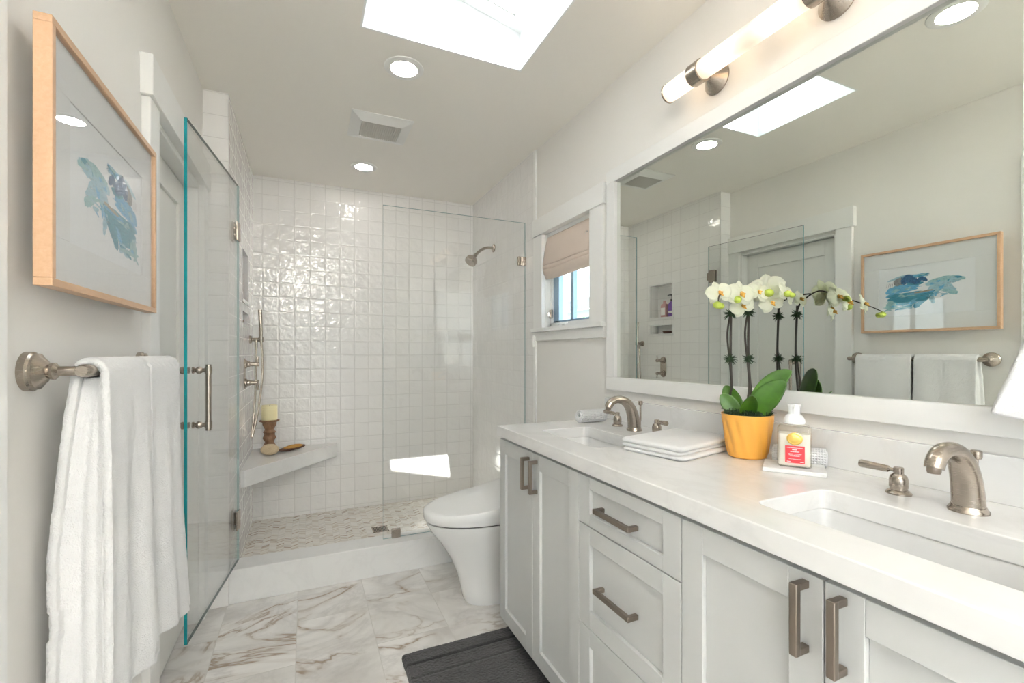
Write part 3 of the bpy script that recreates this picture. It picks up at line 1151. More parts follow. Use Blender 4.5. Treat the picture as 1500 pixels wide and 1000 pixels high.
for k, ((a, b), (c, d)) in enumerate(SINKS):
    lab = ('white rectangular undermount sink at the far end of the vanity', 'white rectangular undermount sink at the near end, right of the soap bottle')[k]
    s_ = thing('sink', lab, 'sink', ((a + b) / 2, (c + d) / 2, ZC - 0.17), 'undermount sinks')
    cx, cy, hx, hy = (a + b) / 2, (c + d) / 2, (b - a) / 2, (d - c) / 2
    rr = [(hx + 0.02, hy + 0.02, 0.03, ZC - 0.0425), (hx + 0.004, hy + 0.004, 0.026, ZC - 0.0425), (hx + 0.001, hy + 0.001, 0.026, ZC - 0.05),
          (hx - 0.004, hy - 0.004, 0.03, ZC - 0.12), (hx - 0.012, hy - 0.012, 0.035, ZC - 0.15), (hx - 0.035, hy - 0.035, 0.04, ZC - 0.165), (0.03, 0.03, 0.028, ZC - 0.170)]
    mb = MB()
    rings = [[(x, y, z) for x, y in rrect(cx, cy, h1, h2, r)] for h1, h2, r, z in rr]
    mb.loft(rings, False)
    outr = [(hx + 0.02, hy + 0.02, 0.03, ZC - 0.0425), (hx + 0.012, hy + 0.012, 0.03, ZC - 0.13), (hx - 0.02, hy - 0.02, 0.04, ZC - 0.178)]
    mb.loft([[(x, y, z) for x, y in rrect(cx, cy, h1, h2, r)] for h1, h2, r, z in outr], False)
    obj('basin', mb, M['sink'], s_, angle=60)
    obj('drain', MB().lathe([(0.0, 0.003), (0.012, 0.004), (0.016, 0.001), (0.024, 0.003), (0.030, 0.001), (0.030, -0.004)], (cx, cy, ZC - 0.169), n=24), M['nickel'], s_)

XF = 0.735     # face plane of the doors and drawers


def pull(mb, c, length, vertical):
    """square bar pull standing 32 mm off the face"""
    h = length / 2
    x = XF
    for s in (-1, 1):
        if vertical:
            mb.box(x, x - 0.026, c[0] - 0.006, c[0] + 0.006, c[1] + s * h - (0.012 if s > 0 else 0), c[1] + s * h + (0.012 if s < 0 else 0))
        else:
            mb.box(x, x - 0.026, c[0] + s * h - (0.012 if s > 0 else 0), c[0] + s * h + (0.012 if s < 0 else 0), c[1] - 0.006, c[1] + 0.006)
    if vertical:
        mb.box(x - 0.022, x - 0.033, c[0] - 0.0065, c[0] + 0.0065, c[1] - h, c[1] + h)
    else:
        mb.box(x - 0.022, x - 0.033, c[0] - h, c[0] + h, c[1] - 0.0065, c[1] + 0.0065)
    return mb


def carcass(name, label, y0, y1):
    t = thing(name, label, 'cabinet', (1.0, (y0 + y1) / 2, 0))
    mb = MB()
    x0 = XF + 0.0195
    mb.box(x0, XW - 0.002, y0, y0 + 0.018, 0.11, 0.8575)
    mb.box(x0, XW - 0.002, y1 - 0.018, y1, 0.11, 0.8575)
    mb.box(x0, XW - 0.002, y0 + 0.018, y1 - 0.018, 0.11, 0.128)
    mb.box(XW - 0.012, XW - 0.002, y0 + 0.018, y1 - 0.018, 0.128, 0.6)
    mb.box(x0, x0 + 0.018, y0 + 0.018, y1 - 0.018, 0.828, 0.8575)
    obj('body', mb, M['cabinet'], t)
    obj('gap_shade', MB().box(x0 + 0.003, x0 + 0.012, y0 + 0.018, y1 - 0.018, 0.13, 0.826), M['gapshade'], t, smooth=False)  # dark sheet painted as the shade behind the door and drawer joints
    obj('toe_kick', MB().box(0.815, 0.83, y0, y1, 0.0, 0.11), M['cabinet'], t)
    return t


g = 0.0015
L0, L1_, L2, R1, R2, R3 = 1.757, 1.459, 1.156, 0.750, 0.453, 0.149
ZT, ZB = 0.846, 0.112
cab = carcass('vanity_cabinet', 'white two-door vanity cabinet under the far sink, beside the toilet', L1_ - (L1_ - L2), L0)
for y0, y1, hy in ((L1_ + g, L0 - 0.001, 1.487), (L2 + g, L1_ - g, 1.424)):
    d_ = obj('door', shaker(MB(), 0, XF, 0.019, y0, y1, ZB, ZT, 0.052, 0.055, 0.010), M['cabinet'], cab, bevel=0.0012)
    obj('handle', pull(MB(), (hy, 0.768), 0.115, True), M['bronze'], d_, bevel=0.0015)
cab = carcass('drawer_cabinet', 'white bank of three drawers between the two sink cabinets', R1, L2)
for z0, z1, hz in ((0.7075, ZT, 0.775), (0.4175, 0.7045, 0.560), (ZB, 0.4145, 0.27)):
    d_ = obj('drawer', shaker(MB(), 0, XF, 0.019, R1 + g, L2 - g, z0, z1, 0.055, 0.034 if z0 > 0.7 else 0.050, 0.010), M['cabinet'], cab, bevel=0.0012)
    obj('handle', pull(MB(), (0.963, hz), 0.150, False), M['bronze'], d_, bevel=0.0015)
cab = carcass('vanity_cabinet', 'white two-door vanity cabinet under the near sink, at the right', R3, R1)
for y0, y1, hy in ((R2 + g, R1 - g, 0.481), (R3, R2 - g, 0.424)):
    d_ = obj('door', shaker(MB(), 0, XF, 0.019, y0, y1, ZB, ZT, 0.056, 0.055, 0.010), M['cabinet'], cab, bevel=0.0012)
    obj('handle', pull(MB(), (hy, 0.778), 0.115, True), M['bronze'], d_, bevel=0.0015)


# ---- faucets: spout, lift rod, two lever handles
def faucet(x, y, label):
    t = thing('faucet', label, 'faucet', (x, y, ZC), 'widespread nickel faucets')
    mb = MB()
    mb.lathe([(0.030, 0.0), (0.030, 0.004), (0.027, 0.008), (0.0255, 0.012)], (x, y, ZC), n=32)
    p = bez((x, y, ZC + 0.008), (x - 0.004, y, ZC + 0.080), (x - 0.030, y, ZC + 0.128), (x - 0.088, y, ZC + 0.122), 18)
    p += bez((x - 0.088, y, ZC + 0.122), (x - 0.108, y, ZC + 0.118), (x - 0.118, y, ZC + 0.108), (x - 0.121, y, ZC + 0.094), 6)[1:]
    rs = [0.0245 - 0.010 * min(1, i / 17) for i in range(len(p))]
    fl = [(1.0, 1.0 + 0.12 * sin(pi * i / (len(p) - 1))) for i in range(len(p))]
    mb.tube(p, rs, 20, True, flat=fl, up=(1, 0, 0))
    sp = obj('spout', mb, M['nickel'], t, angle=50)
    obj('aerator', MB().lathe([(0.0, 0.0), (0.0095, 0.0), (0.0105, 0.004), (0.0105, 0.012)], (x - 0.1215, y, ZC + 0.085), n=18), M['bronze'], sp)
    mb = MB()
    mb.lathe([(0.0035, 0.0), (0.0035, 0.060), (0.008, 0.062), (0.009, 0.066), (0.009, 0.076), (0.007, 0.078)], (x + 0.030, y, ZC + 0.035), n=16)
    mb.lathe([(0.006, 0.0), (0.005, 0.038)], (x + 0.026, y, ZC + 0.002), n=12)
    obj('lift_rod', mb, M['nickel'], t)
    for s in (1, -1):
        hx, hy = x + 0.008, y + s * 0.116
        mb = MB()
        mb.lathe([(0.0225, 0.0), (0.0225, 0.003), (0.019, 0.007), (0.0155, 0.009), (0.0155, 0.012), (0.0165, 0.014), (0.0165, 0.030),
                  (0.0145, 0.038), (0.009, 0.043), (0.009, 0.055), (0.0075, 0.0565), (0.0, 0.057)], (hx, hy, ZC), n=28)
        h_ = obj('handle', mb, M['nickel'], t)
        mb = MB()
        dx, dy = -0.22, s * 0.975
        p = [(hx + dx * q, hy + dy * q, ZC + 0.0485 + q * 0.06) for q in (0.004, 0.014, 0.018, 0.04, 0.066, 0.070)]
        mb.tube(p, [0.004, 0.004, 0.0072, 0.0078, 0.0088, 0.0065], 14)
        obj('lever', mb, M['nickel'], h_)
    return t


faucet(1.162, 1.430, 'curved nickel faucet with two levers at the far sink')
faucet(1.146, 0.440, 'curved nickel faucet with lever handle at the near sink')


# ================================================================== THINGS ON THE COUNTER
def rolled(name, label, c, direction, length, r, turns=2.6, phase=0.0):
    """a rolled cloth: spiral sheet swept along its axis"""
    ax = Vector((direction[0], direction[1], 0)).normalized()
    sd = Vector((-ax.y, ax.x, 0))
    base = Vector(c)
    def fn(u, v):
        a = phase + u * turns * 2 * pi
        rad = r * (0.25 + 0.75 * u) + 0.0012 * noise.noise(Vector((u * 20, v * 6, r * 50)))
        off = (v - 0.5) * length * (1 - 0.03 * sin(u * 9))
        sq = 0.88
        p = base + ax * off + sd * (rad * cos(a)) + Vector((0, 0, rad * sin(a) * sq))
        return p
    o = obj(name, MB().grid(fn, 110, 26, uv=True), M['waffle'], at=(c[0], c[1], ZC), solid=0.007)
    tag(o, label, 'washcloth', 'rolled waffle washcloths')
    return o


rolled('rolled_washcloth', 'rolled white waffle washcloth by the far faucet', (1.128, 1.672, ZC + 0.031), (1.0, 0.0), 0.125, 0.031, phase=2.4)
rolled('rolled_washcloth', 'rolled white waffle washcloth behind the soap bottle', (1.204, 0.806, ZC + 0.027), (0.55, -0.83), 0.122, 0.0255, phase=0.8)

# folded towel
ft = thing('folded_towel', 'folded white hand towel lying flat beside the far sink', 'towel', (1.06, 1.09, ZC))


def slab_cloth(c, ang, hx, hy, z0, th, seed, mi):
    ca, sa = cos(ang), sin(ang)
    rings = []
    nz = 7
    mbx = MB()
    pr = [(-0.006, 0.0), (0.0, 0.2), (0.002, 0.5), (0.0, 0.8), (-0.006, 1.0)]
    for e, h in pr:
        R = []
        for x, y in rrect(0, 0, hx + e, hy + e, 0.012, 5):
            w = 0.004 * noise.noise(Vector((x * 9, y * 9, seed)))
            R.append((c[0] + (x + w) * ca - (y + w) * sa, c[1] + (x + w) * sa + (y + w) * ca, z0 + th * h + 0.0015 * noise.noise(Vector((x * 25, y * 25, seed + h)))))
        rings.append(R)
    mbx.loft(rings, True)
    return mbx


ang = math.atan2(-0.19, 0.045)
ca = (1.055, 1.090)
for i, (hx, hy, th, dx, dy) in enumerate(((0.103, 0.147, 0.013, 0.004, -0.003), (0.101, 0.144, 0.012, -0.002, 0.003), (0.104, 0.146, 0.015, 0.001, 0.001))):
    z0 = ZC + (0.0005, 0.0135, 0.0255)[i]
    obj('fold', slab_cloth((ca[0] + dx, ca[1] + dy), ang, hx, hy, z0, th, i * 3.3, 0), M['towel'], ft, angle=60)

# soap bottle on a marble tray
dB = Vector((0.56, -0.83, 0)).normalized()
nB = Vector((-dB.y, dB.x, 0)) * -1       # towards the camera
nB = Vector((-0.83, -0.56, 0)).normalized()


def frame_at(cx, cy, z):
    return Matrix(((dB.x, -nB.x, 0, cx), (dB.y, -nB.y, 0, cy), (0, 0, 1, z), (0, 0, 0, 1)))


tr = MB()
F = frame_at(1.138, 0.776, ZC)
tr.box(-0.068, 0.068, -0.048, 0.052, 0.0003, 0.011, 0, F)
tag(obj('soap_tray', tr, M['traymarble'], bevel=0.0015, at=(1.14, 0.78, ZC)), 'small pale marble tray under the soap bottle', 'tray')
ZT2 = ZC + 0.0113
F = frame_at(1.140, 0.776, ZT2)
bt = thing('soap_bottle', 'square clear soap pump bottle with red label on marble tray', 'soap bottle', (1.140, 0.776, ZT2))


def rr3(hx, hy, r, z, F):
    return [F @ Vector((x, y, z)) for x, y in rrect(0, 0, hx, hy, r, 4)]


BW, BD, BH = 0.037, 0.024, 0.106
mb = MB().loft([rr3(BW - 0.004, BD - 0.004, 0.008, 0.0, F), rr3(BW, BD, 0.010, 0.003, F), rr3(BW, BD, 0.010, BH - 0.008, F), rr3(BW - 0.005, BD - 0.004, 0.009, BH - 0.001, F), rr3(0.019, 0.017, 0.0165, BH + 0.004, F)], True)
obj('bottle', mb, M['soapglass'], bt)
mb = MB().loft([rr3(BW - 0.005, BD - 0.005, 0.006, 0.003, F), rr3(BW - 0.0025, BD - 0.0025, 0.008, 0.006, F), rr3(BW - 0.0025, BD - 0.0025, 0.008, 0.084, F)], True)
obj('soap', mb, M['soapwhite'], bt)
mb = MB().lathe([(0.023, 0.0), (0.024, 0.003), (0.0235, 0.010), (0.019, 0.019), (0.013, 0.024), (0.0125, 0.034), (0.0135, 0.042), (0.015, 0.047), (0.0145, 0.049), (0.0, 0.0495)], (1.140, 0.776, ZT2 + BH + 0.003), n=26)
mb.tube([F @ Vector((0, -0.002, BH + 0.046)), F @ Vector((0.002, -0.016, BH + 0.046)), F @ Vector((0.003, -0.024, BH + 0.043))], [0.006, 0.005, 0.004], 10)
obj('pump', mb, M['pump'], bt)
mb = MB().box(-0.0195, 0.0225, -BD - 0.0012, -BD + 0.0002, 0.012, 0.055, 0, F)
lb = obj('label', mb, M['red'], bt, smooth=False)
lb['label'] = 'red paper label with white lettering'
mb = MB()
for z, w, h in ((0.0495, 0.034, 0.0014), (0.0445, 0.012, 0.0026), (0.0395, 0.020, 0.0026), (0.0345, 0.030, 0.0013), (0.0315, 0.026, 0.0013), (0.029, 0.022, 0.0012), (0.0215, 0.026, 0.0012)):
    x = -w / 2
    rnd = random.Random(int(z * 1e5))
    while x < w / 2 - 0.001:
        gw = rnd.uniform(0.0008, 0.0024) if h < 0.002 else 0.0016
        mb.box(0.0015 + x, 0.0015 + x + gw, -BD - 0.0016, -BD - 0.001, z, z + h * rnd.uniform(0.75, 1.0), 0, F)
        x += gw + 0.0006
for x in (-0.016, 0.0125):
    mb.box(x, x + 0.008, -BD - 0.0016, -BD - 0.001, 0.0148, 0.016, 0, F)
obj('lettering', mb, M['print'], lb, smooth=False)
mb = MB()
Fs = F @ Matrix.Translation((0.001, -BD - 0.0003, 0.073)) @ Matrix.Rotation(pi / 2, 4, 'X')
rings = []
for r_, h in ((1.0, 0), (1.0, 0.0012), (0.86, 0.0022), (0.80, 0.0012), (0.60, 0.0012), (0.52, 0.002), (0.1, 0.002)):
    rings.append([Fs @ Vector((0.0175 * r_ * cos(2 * pi * k / 36), 0.0155 * r_ * sin(2 * pi * k / 36), h)) for k in range(36)])
mb.loft(rings, True)
obj('seal', mb, M['gold'], bt)

# ---- orchid
OX, OY = 1.168, 0.936
oc = thing('potted_orchid', 'white orchid with two sprays in a yellow ribbed pot', 'plant', (OX, OY, ZC))


def potfn(r, h, a):
    return r + (0.0048 * (abs(sin(6 * a + h * 20)) - 0.5) if 0.006 < h < 0.118 else 0)


prof = [(0.045, 0.0), (0.050, 0.002)] + [(0.051 + 0.0175 * (i / 12), 0.006 + 0.112 * i / 12) for i in range(13)] + [(0.0695, 0.124), (0.066, 0.124), (0.063, 0.112), (0.0, 0.110)]
obj('pot', MB().lathe(prof, (OX, OY, ZC + 0.0003), n=72, fn=potfn), M['pot'], oc, angle=60)
mb = MB()
rnd = random.Random(3)
mb.lathe([(0.0, 0.134), (0.03, 0.132), (0.058, 0.124), (0.064, 0.112)], (OX, OY, ZC), n=24)
for i in range(260):
    a, r_ = rnd.uniform(0, 2 * pi), 0.064 * sqrt(rnd.random())
    p = Vector((OX + r_ * cos(a), OY + r_ * sin(a), ZC + 0.125))
    q = p + Vector((rnd.uniform(-1, 1) * 0.012, rnd.uniform(-1, 1) * 0.012, rnd.uniform(0.004, 0.014)))
    mb.tube([p, (p + q) / 2 + Vector((0, 0, 0.004)), q], [0.0016, 0.0016, 0.0006], 4, False)
obj('moss', mb, M['moss'], oc)


def strap_leaf(base, d, length, width, rise, droop, twist=0.0, fold=0.25):
    d = Vector((d[0], d[1], 0)).normalized()
    sd = Vector((-d.y, d.x, 0))
    base = Vector(base)
    def fn(u, v):
        w = width * (sin(pi * min(1, (u * 0.93 + 0.06))) ** 0.55) * (0.6 + 0.4 * sin(pi * u))
        c = base + d * (length * u * (1 - 0.12 * u)) + Vector((0, 0, rise * u - droop * u * u))
        k = (v - 0.5) * 2
        tw = twist * u
        side = sd * cos(tw) + Vector((0, 0, 1)) * sin(tw)
        nrm = Vector((0, 0, 1)) * cos(tw) - sd * sin(tw)
        return c + side * (w * 0.5 * k) + nrm * (abs(k) ** 1.5 * fold * w * 0.5)
    return MB().grid(fn, 18, 10)


def leafP(base, tip, width, ctrl, nrm, fold=0.2):
    """leaf along a quadratic arc base-ctrl-tip, its face turned to nrm"""
    b, t, c = Vector(base), Vector(tip), Vector(ctrl)
    nrm = Vector(nrm).normalized()
    def fn(u, v):
        p = b * (1 - u) ** 2 + c * 2 * u * (1 - u) + t * u * u
        T = ((c - b) * (1 - u) + (t - c) * u).normalized()
        s = T.cross(nrm).normalized()
        n2 = s.cross(T)
        prof = (sin(pi * (0.08 + 0.92 * u) ** 0.85)) ** 0.6 if u < 1 else 0.0
        w = width * max(0.02, prof)
        k = (v - 0.5) * 2
        return p + s * (w * 0.5 * k) + n2 * (abs(k) ** 1.4 * fold * w * 0.5)
    return MB().grid(fn, 20, 10)


Z0 = ZC + 0.115
for base, tip, w, ctrl, nrm in (
        ((1.172, 0.922, Z0), (1.222, 0.838, 1.150), 0.062, (1.195, 0.885, 1.125), (-0.75, -0.55, 0.35)),
        ((1.160, 0.915, Z0), (1.205, 0.842, 1.120), 0.066, (1.180, 0.875, 1.095), (-0.7, -0.6, 0.45)),
        ((1.150, 0.925, Z0), (1.100, 0.868, 1.085), 0.046, (1.125, 0.895, 1.060), (-0.6, -0.75, 0.25)),
        ((1.160, 0.955, Z0), (1.170, 1.014, 1.100), 0.050, (1.160, 0.985, 1.070), (-0.8, -0.5, 0.3)),
        ((1.155, 0.955, Z0), (1.125, 0.993, 1.075), 0.045, (1.14, 0.980, 1.06), (-0.8, -0.6, 0.3))):
    obj('leaf', leafP(base, tip, w, ctrl, nrm), M['leaf'], oc, solid=0.0022)


def tuft(mb, c, r, n, rnd):
    c = Vector(c)
    mb.ball(c, r * 0.55, (1, 1, 1.3), 8, 6)
    for i in range(n):
        a, b = rnd.uniform(0, 2 * pi), rnd.uniform(-1, 1)
        d = Vector((cos(a) * sqrt(1 - b * b), sin(a) * sqrt(1 - b * b), b))
        mb.tube([c, c + d * r * 0.7, c + d * r * rnd.uniform(0.9, 1.5) + Vector((0, 0, -0.002))], [0.0014, 0.0012, 0.0005], 4, False)


stemspec = [((1.168, 0.991), [(1.168, 0.988, 1.345), (1.150, 0.975, 1.372), (1.10, 0.925, 1.385), (1.02, 0.880, 1.370), (0.955, 0.845, 1.345), (0.925, 0.822, 1.325)]),
            ((1.168, 0.930), [(1.168, 0.928, 1.335), (1.166, 0.905, 1.365), (1.162, 0.870, 1.383), (1.158, 0.835, 1.372), (1.152, 0.80, 1.355)])]
for (sx, sy), arc in stemspec:
    stake = [(sx + 0.004, sy - 0.012 if sy < 0.95 else sy - 0.004, Z0), (sx + 0.002, sy + 0.003, 1.18), (sx, sy, 1.345)]
    st = obj('stake', MB().tube(smooth_path(stake, 6), 0.0034, 8), M['stem'], oc)
    sp = smooth_path([(sx - 0.008, sy + 0.010, Z0), (sx - 0.006, sy - 0.006, 1.10), (sx - 0.003, sy + 0.003, 1.18), (sx - 0.006, sy + 0.008, 1.26), *arc], 6)
    n_ = len(sp)
    so = obj('stem', MB().tube(sp, [0.0033 - 0.0016 * i / n_ for i in range(n_)], 8), M['stem'], oc)
    rnd = random.Random(int(sy * 1000))
    for zt in (1.182, 1.318):
        mb = MB()
        tuft(mb, (sx - 0.001, sy + 0.002, zt), 0.015, 46, rnd)
        obj('moss_tie', mb, M['moss'], so)


def flower(c, nrm, size, roll=0.0):
    """phalaenopsis: two broad petals, three sepals, a small lip"""
    n = Vector(nrm).normalized()
    up = Vector((0, 0, 1))
    s = up.cross(n).normalized()
    u = n.cross(s)
    R = Matrix.Rotation(roll, 4, n)
    s, u = R @ s, R @ u
    c = Vector(c)
    mb = MB()
    def petal(ang, ln, wd, lift, cup):
        d = s * cos(ang) + u * sin(ang)
        t = n.cross(d)
        def fn(a, b):
            k = (b - 0.5) * 2
            w = wd * max(0.0, sin(pi * min(1, 0.08 + 0.92 * a))) ** 0.62
            return c + d * (ln * a) + t * (w * 0.5 * k) + n * (lift * a - cup * a * a + 0.10 * wd * (1 - k * k) * sin(pi * a) + 0.0015 * sin(k * 5 + a * 4))
        mb.grid(fn, 8, 8)
    for a in (pi / 2, pi / 2 + 2.15, pi / 2 - 2.15):
        petal(a, size * 0.95, size * 0.72, -0.002, size * 0.08)
    for a in (0.22, pi - 0.22):
        petal(a, size * 1.05, size * 1.15, 0.004, size * 0.10)
    f = obj('flower', mb, M['petal'], oc, solid=0.0008, angle=80)
    mb = MB()
    for a in (-0.6, 0.6):
        p = c + n * 0.003
        d = (n * 0.9 + s * math.copysign(0.35, a) - u * 0.1).normalized()
        mb.tube([p, p + d * size * 0.15, p + d * size * 0.30], [size * 0.06, size * 0.10, size * 0.03], 10)
    mb.tube([c, c + n * size * 0.25 - u * size * 0.10, c + n * size * 0.38 - u * size * 0.30], [size * 0.06, size * 0.11, size * 0.03], 10)
    mb.ball(c + n * size * 0.14 + u * size * 0.08, size * 0.09)
    obj('lip', mb, M['throat'], f)
    return f


FL = [((0.965, 0.8555, 1.352), (-0.30, -0.90, 0.20), 0.036, 0.25),
      ((1.045, 0.858, 1.354), (-0.20, -0.95, 0.15), 0.041, -0.1),
      ((1.080, 0.880, 1.326), (-0.45, -0.85, 0.05), 0.034, 0.5),
      ((1.105, 0.852, 1.362), (-0.30, -0.92, 0.20), 0.034, -0.25),
      ((1.146, 0.862, 1.374), (-0.95, -0.32, 0.22), 0.049, 0.1),
      ((1.150, 0.846, 1.335), (-0.55, -0.83, 0.0), 0.033, 0.4),
      ((1.164, 0.815, 1.358), (0.20, -0.90, 0.3), 0.038, -0.3),
      ((1.222, 0.886, 1.358), (-0.10, -0.95, 0.2), 0.030, 0.2)]
for c, n_, sz, rl in FL:
    flower(c, n_, sz, rl)
for c, r_ in (((0.925, 0.825, 1.318), 0.0095), ((0.938, 0.827, 1.316), 0.0085), ((1.035, 0.860, 1.340), 0.0105), ((1.128, 0.838, 1.360), 0.0115), ((1.150, 0.800, 1.354), 0.009), ((1.156, 0.792, 1.350), 0.007)):
    obj('bud', MB().ball(c, r_, (1.15, 1.1, 0.95)), M['bud'], oc)

# ================================================================== SHOWER GLASS
def slab_glass(mb, p0, p1, z0, z1, t=0.010):
    """upright pane from p0 to p1 in plan; faces: 0 glass, 1 visible vertical edges, 2 top/bottom"""
    a, b = Vector((*p0, 0)), Vector((*p1, 0))
    d = (b - a).normalized()
    n = Vector((-d.y, d.x, 0)) * (t / 2)
    q = [a - n, b - n, b + n, a + n]
    lo = [Vector((p.x, p.y, z0)) for p in q]
    hi = [Vector((p.x, p.y, z1)) for p in q]
    o = mb.add(lo + hi, [(0, 1, 5, 4), (2, 3, 7, 6)], 0)
    for f, mi in (((1, 2, 6, 5), 1), ((3, 0, 4, 7), 2), ((4, 5, 6, 7), 3), ((3, 2, 1, 0), 3)):
        mb.f.append([o + i for i in f])
        mb.m.append(mi)
    return mb


GM = [M['glass'], M['edgepale'], M['edgepale'], M['edgepale']]
fp = thing('shower_screen', 'fixed clear glass shower screen on the curb behind the toilet', 'shower screen', (0.83, YG, 0.163))
obj('glass_panel', slab_glass(MB(), (0.393, YG), (XW - 0.010, YG), 0.1645, GT), GM, fp, smooth=False)
mb = MB().box(0.440, 0.488, YG - 0.012, YG + 0.012, 0.1635, 0.212)
obj('clamp', mb, M['nickel'], fp, bevel=0.002)
mb = MB().box(XW - 0.060, XW - 0.0085, YG - 0.012, YG + 0.012, 1.752, 1.806)
obj('clamp', mb, M['nickel'], fp, bevel=0.002)

HG, FE = Vector((-0.305, 2.627)), Vector((-0.383, 1.934))
dd = (HG - FE).normalized()
nn = Vector((dd.y, -dd.x))            # towards the room
gd = thing('glass_shower_door', 'clear glass shower door swung open against the left wall', 'shower door', (HG.x, HG.y, 0.178))
obj('glass_panel', slab_glass(MB(), (FE.x, FE.y), (HG.x, HG.y), 0.178, GT),
    [M['glass'], M['edgepale'], M['edge'], M['edgedark']], gd, smooth=False)
for z in (1.79, 0.385):
    mb = MB()
    c = HG - dd * 0.035
    Fm = Matrix(((dd.x, nn.x, 0, c.x), (dd.y, nn.y, 0, c.y), (0, 0, 1, z), (0, 0, 0, 1)))
    mb.box(-0.028, 0.030, 0.0055, 0.013, -0.045, 0.045, 0, Fm)
    mb.box(-0.028, 0.030, -0.013, -0.0055, -0.045, 0.045, 0, Fm)
    mb.box(XS + 0.0005, XS + 0.008, YG - 0.024, YG + 0.024, z - 0.045, z + 0.045)
    mb.box(XS + 0.004, XS + 0.036, YG - 0.012, YG + 0.012, z - 0.028, z + 0.028)
    obj('hinge', mb, M['nickel'], gd, bevel=0.002)
mb = MB()
HC = FE + dd * 0.052
for s, off in ((1, 0.055), (-1, 0.050)):
    P = HC + nn * (s * off)
    mb.tube([(P.x, P.y, 0.918), (P.x, P.y, 1.158)], 0.0092, 16)
    for z in (0.939, 1.137):
        q0, q1 = HC + nn * (s * 0.005), P
        v = (q1 - q0)
        dirv = Vector((v.x, v.y, 0))
        Ln = dirv.length
        mb.lathe([(0.012, 0.0), (0.012, 0.004), (0.0075, 0.007), (0.0075, 0.010), (0.0125, 0.015), (0.0135, 0.021), (0.0105, 0.028), (0.0072, 0.032), (0.0072, Ln)],
                 (q0.x, q0.y, z), (dirv.x, dirv.y, 0), 18)
        mb.lathe([(0.0118, -0.012), (0.0118, 0.012)], (P.x, P.y, z), (0, 0, 1), 18)
obj('pull_handle', mb, M['nickel'], gd)

# ================================================================== SHOWER FITTINGS
sh = thing('overhead_shower', 'nickel shower head on a bent arm on the right shower wall', 'shower head', (XW - 0.008, 3.16, 1.97))
sh_y, sh_z = 3.16, 1.975
ob = obj('flange', MB().lathe([(0.030, 0.0), (0.030, 0.004), (0.024, 0.009), (0.014, 0.012)], (XW - 0.008, sh_y, sh_z), (-1, 0, 0), 24), M['nickel'], sh)
arm = bez((XW - 0.012, sh_y, sh_z), (XW - 0.07, sh_y, sh_z + 0.004), (XW - 0.10, sh_y, sh_z - 0.008), (XW - 0.150, sh_y - 0.01, sh_z - 0.060), 12)
obj('arm', MB().tube(arm, 0.0105, 14), M['nickel'], sh)
e0 = arm[-1]
ax = Vector((-0.62, -0.16, -0.77)).normalized()
obj('spray_head', MB().lathe([(0.010, 0.0), (0.014, 0.005), (0.014, 0.016), (0.011, 0.020), (0.018, 0.028), (0.030, 0.040), (0.041, 0.050), (0.043, 0.056), (0.043, 0.082), (0.040, 0.087), (0.012, 0.088), (0.0, 0.086)], e0, ax, 28), M['nickel'], sh)

hs = thing('hand_shower', 'slim nickel hand shower with looped hose on left shower wall', 'hand shower', (XS, 3.43, 1.285))
hy, hz = 3.425, 1.287
mb = MB().lathe([(0.026, 0.0), (0.026, 0.010), (0.022, 0.013), (0.011, 0.014), (0.011, 0.060)], (XS, hy, hz), (1, 0, 0), 24)
mb.lathe([(0.015, -0.016), (0.015, 0.016)], (XS + 0.066, hy, hz), (0, 0, 1), 18)
mb.lathe([(0.009, 0.0), (0.009, 0.045), (0.007, 0.06)], (XS + 0.038, hy, hz), (0, 0, -1), 16)
obj('holder', mb, M['nickel'], hs)
mb = MB().tube([(XS + 0.068, hy, hz - 0.018), (XS + 0.066, hy, hz + 0.05), (XS + 0.060, hy, hz + 0.195)], [0.0085, 0.0105, 0.0115], 16)
obj('handset', mb, M['nickel'], hs)
hose = smooth_path([(XS + 0.038, hy, hz - 0.055), (XS + 0.036, hy - 0.005, hz - 0.25), (XS + 0.030, hy - 0.02, hz - 0.45), (XS + 0.020, hy - 0.045, hz - 0.585), (XS + 0.016, hy - 0.06, hz - 0.625),
                    (XS + 0.024, hy - 0.055, hz - 0.610), (XS + 0.050, hy - 0.03, hz - 0.47), (XS + 0.074, hy - 0.01, hz - 0.25), (XS + 0.073, hy, hz - 0.10), (XS + 0.068, hy, hz - 0.016)], 10)
obj('hose', MB().tube(hose, [0.0062 + 0.0007 * (i % 2) for i in range(len(hose))], 10), M['nickel'], hs)

vv_ = thing('shower_valve', 'oval nickel shower valve plate with two lever handles', 'shower valve', (XS, 3.155, 1.08))
vy = 3.150
pl = []
for k in range(40):
    a = 2 * pi * k / 40
    pl.append((0.036 * cos(a), 0.036 * sin(a) + (0.055 if sin(a) >= 0 else -0.055)))
Fm = Matrix(((0, 0, 1, XS + 0.0005), (1, 0, 0, vy), (0, 1, 0, 1.077), (0, 0, 0, 1)))
obj('plate', MB().prism(pl, 0, 0.006, 0, Fm), M['nickel'], vv_, bevel=0.0015)
for z, up in ((1.133, 1), (1.021, -1)):
    mb = MB().lathe([(0.026, 0.0), (0.026, 0.006), (0.018, 0.012), (0.017, 0.022), (0.013, 0.026), (0.012, 0.060), (0.014, 0.063), (0.014, 0.072), (0.0, 0.073)], (XS + 0.006, vy, z), (1, 0, 0), 22)
    mb.tube([(XS + 0.070, vy, z), (XS + 0.072, vy + 0.004, z + up * 0.045)], [0.005, 0.0045], 10)
    obj('handle', mb, M['nickel'], vv_)

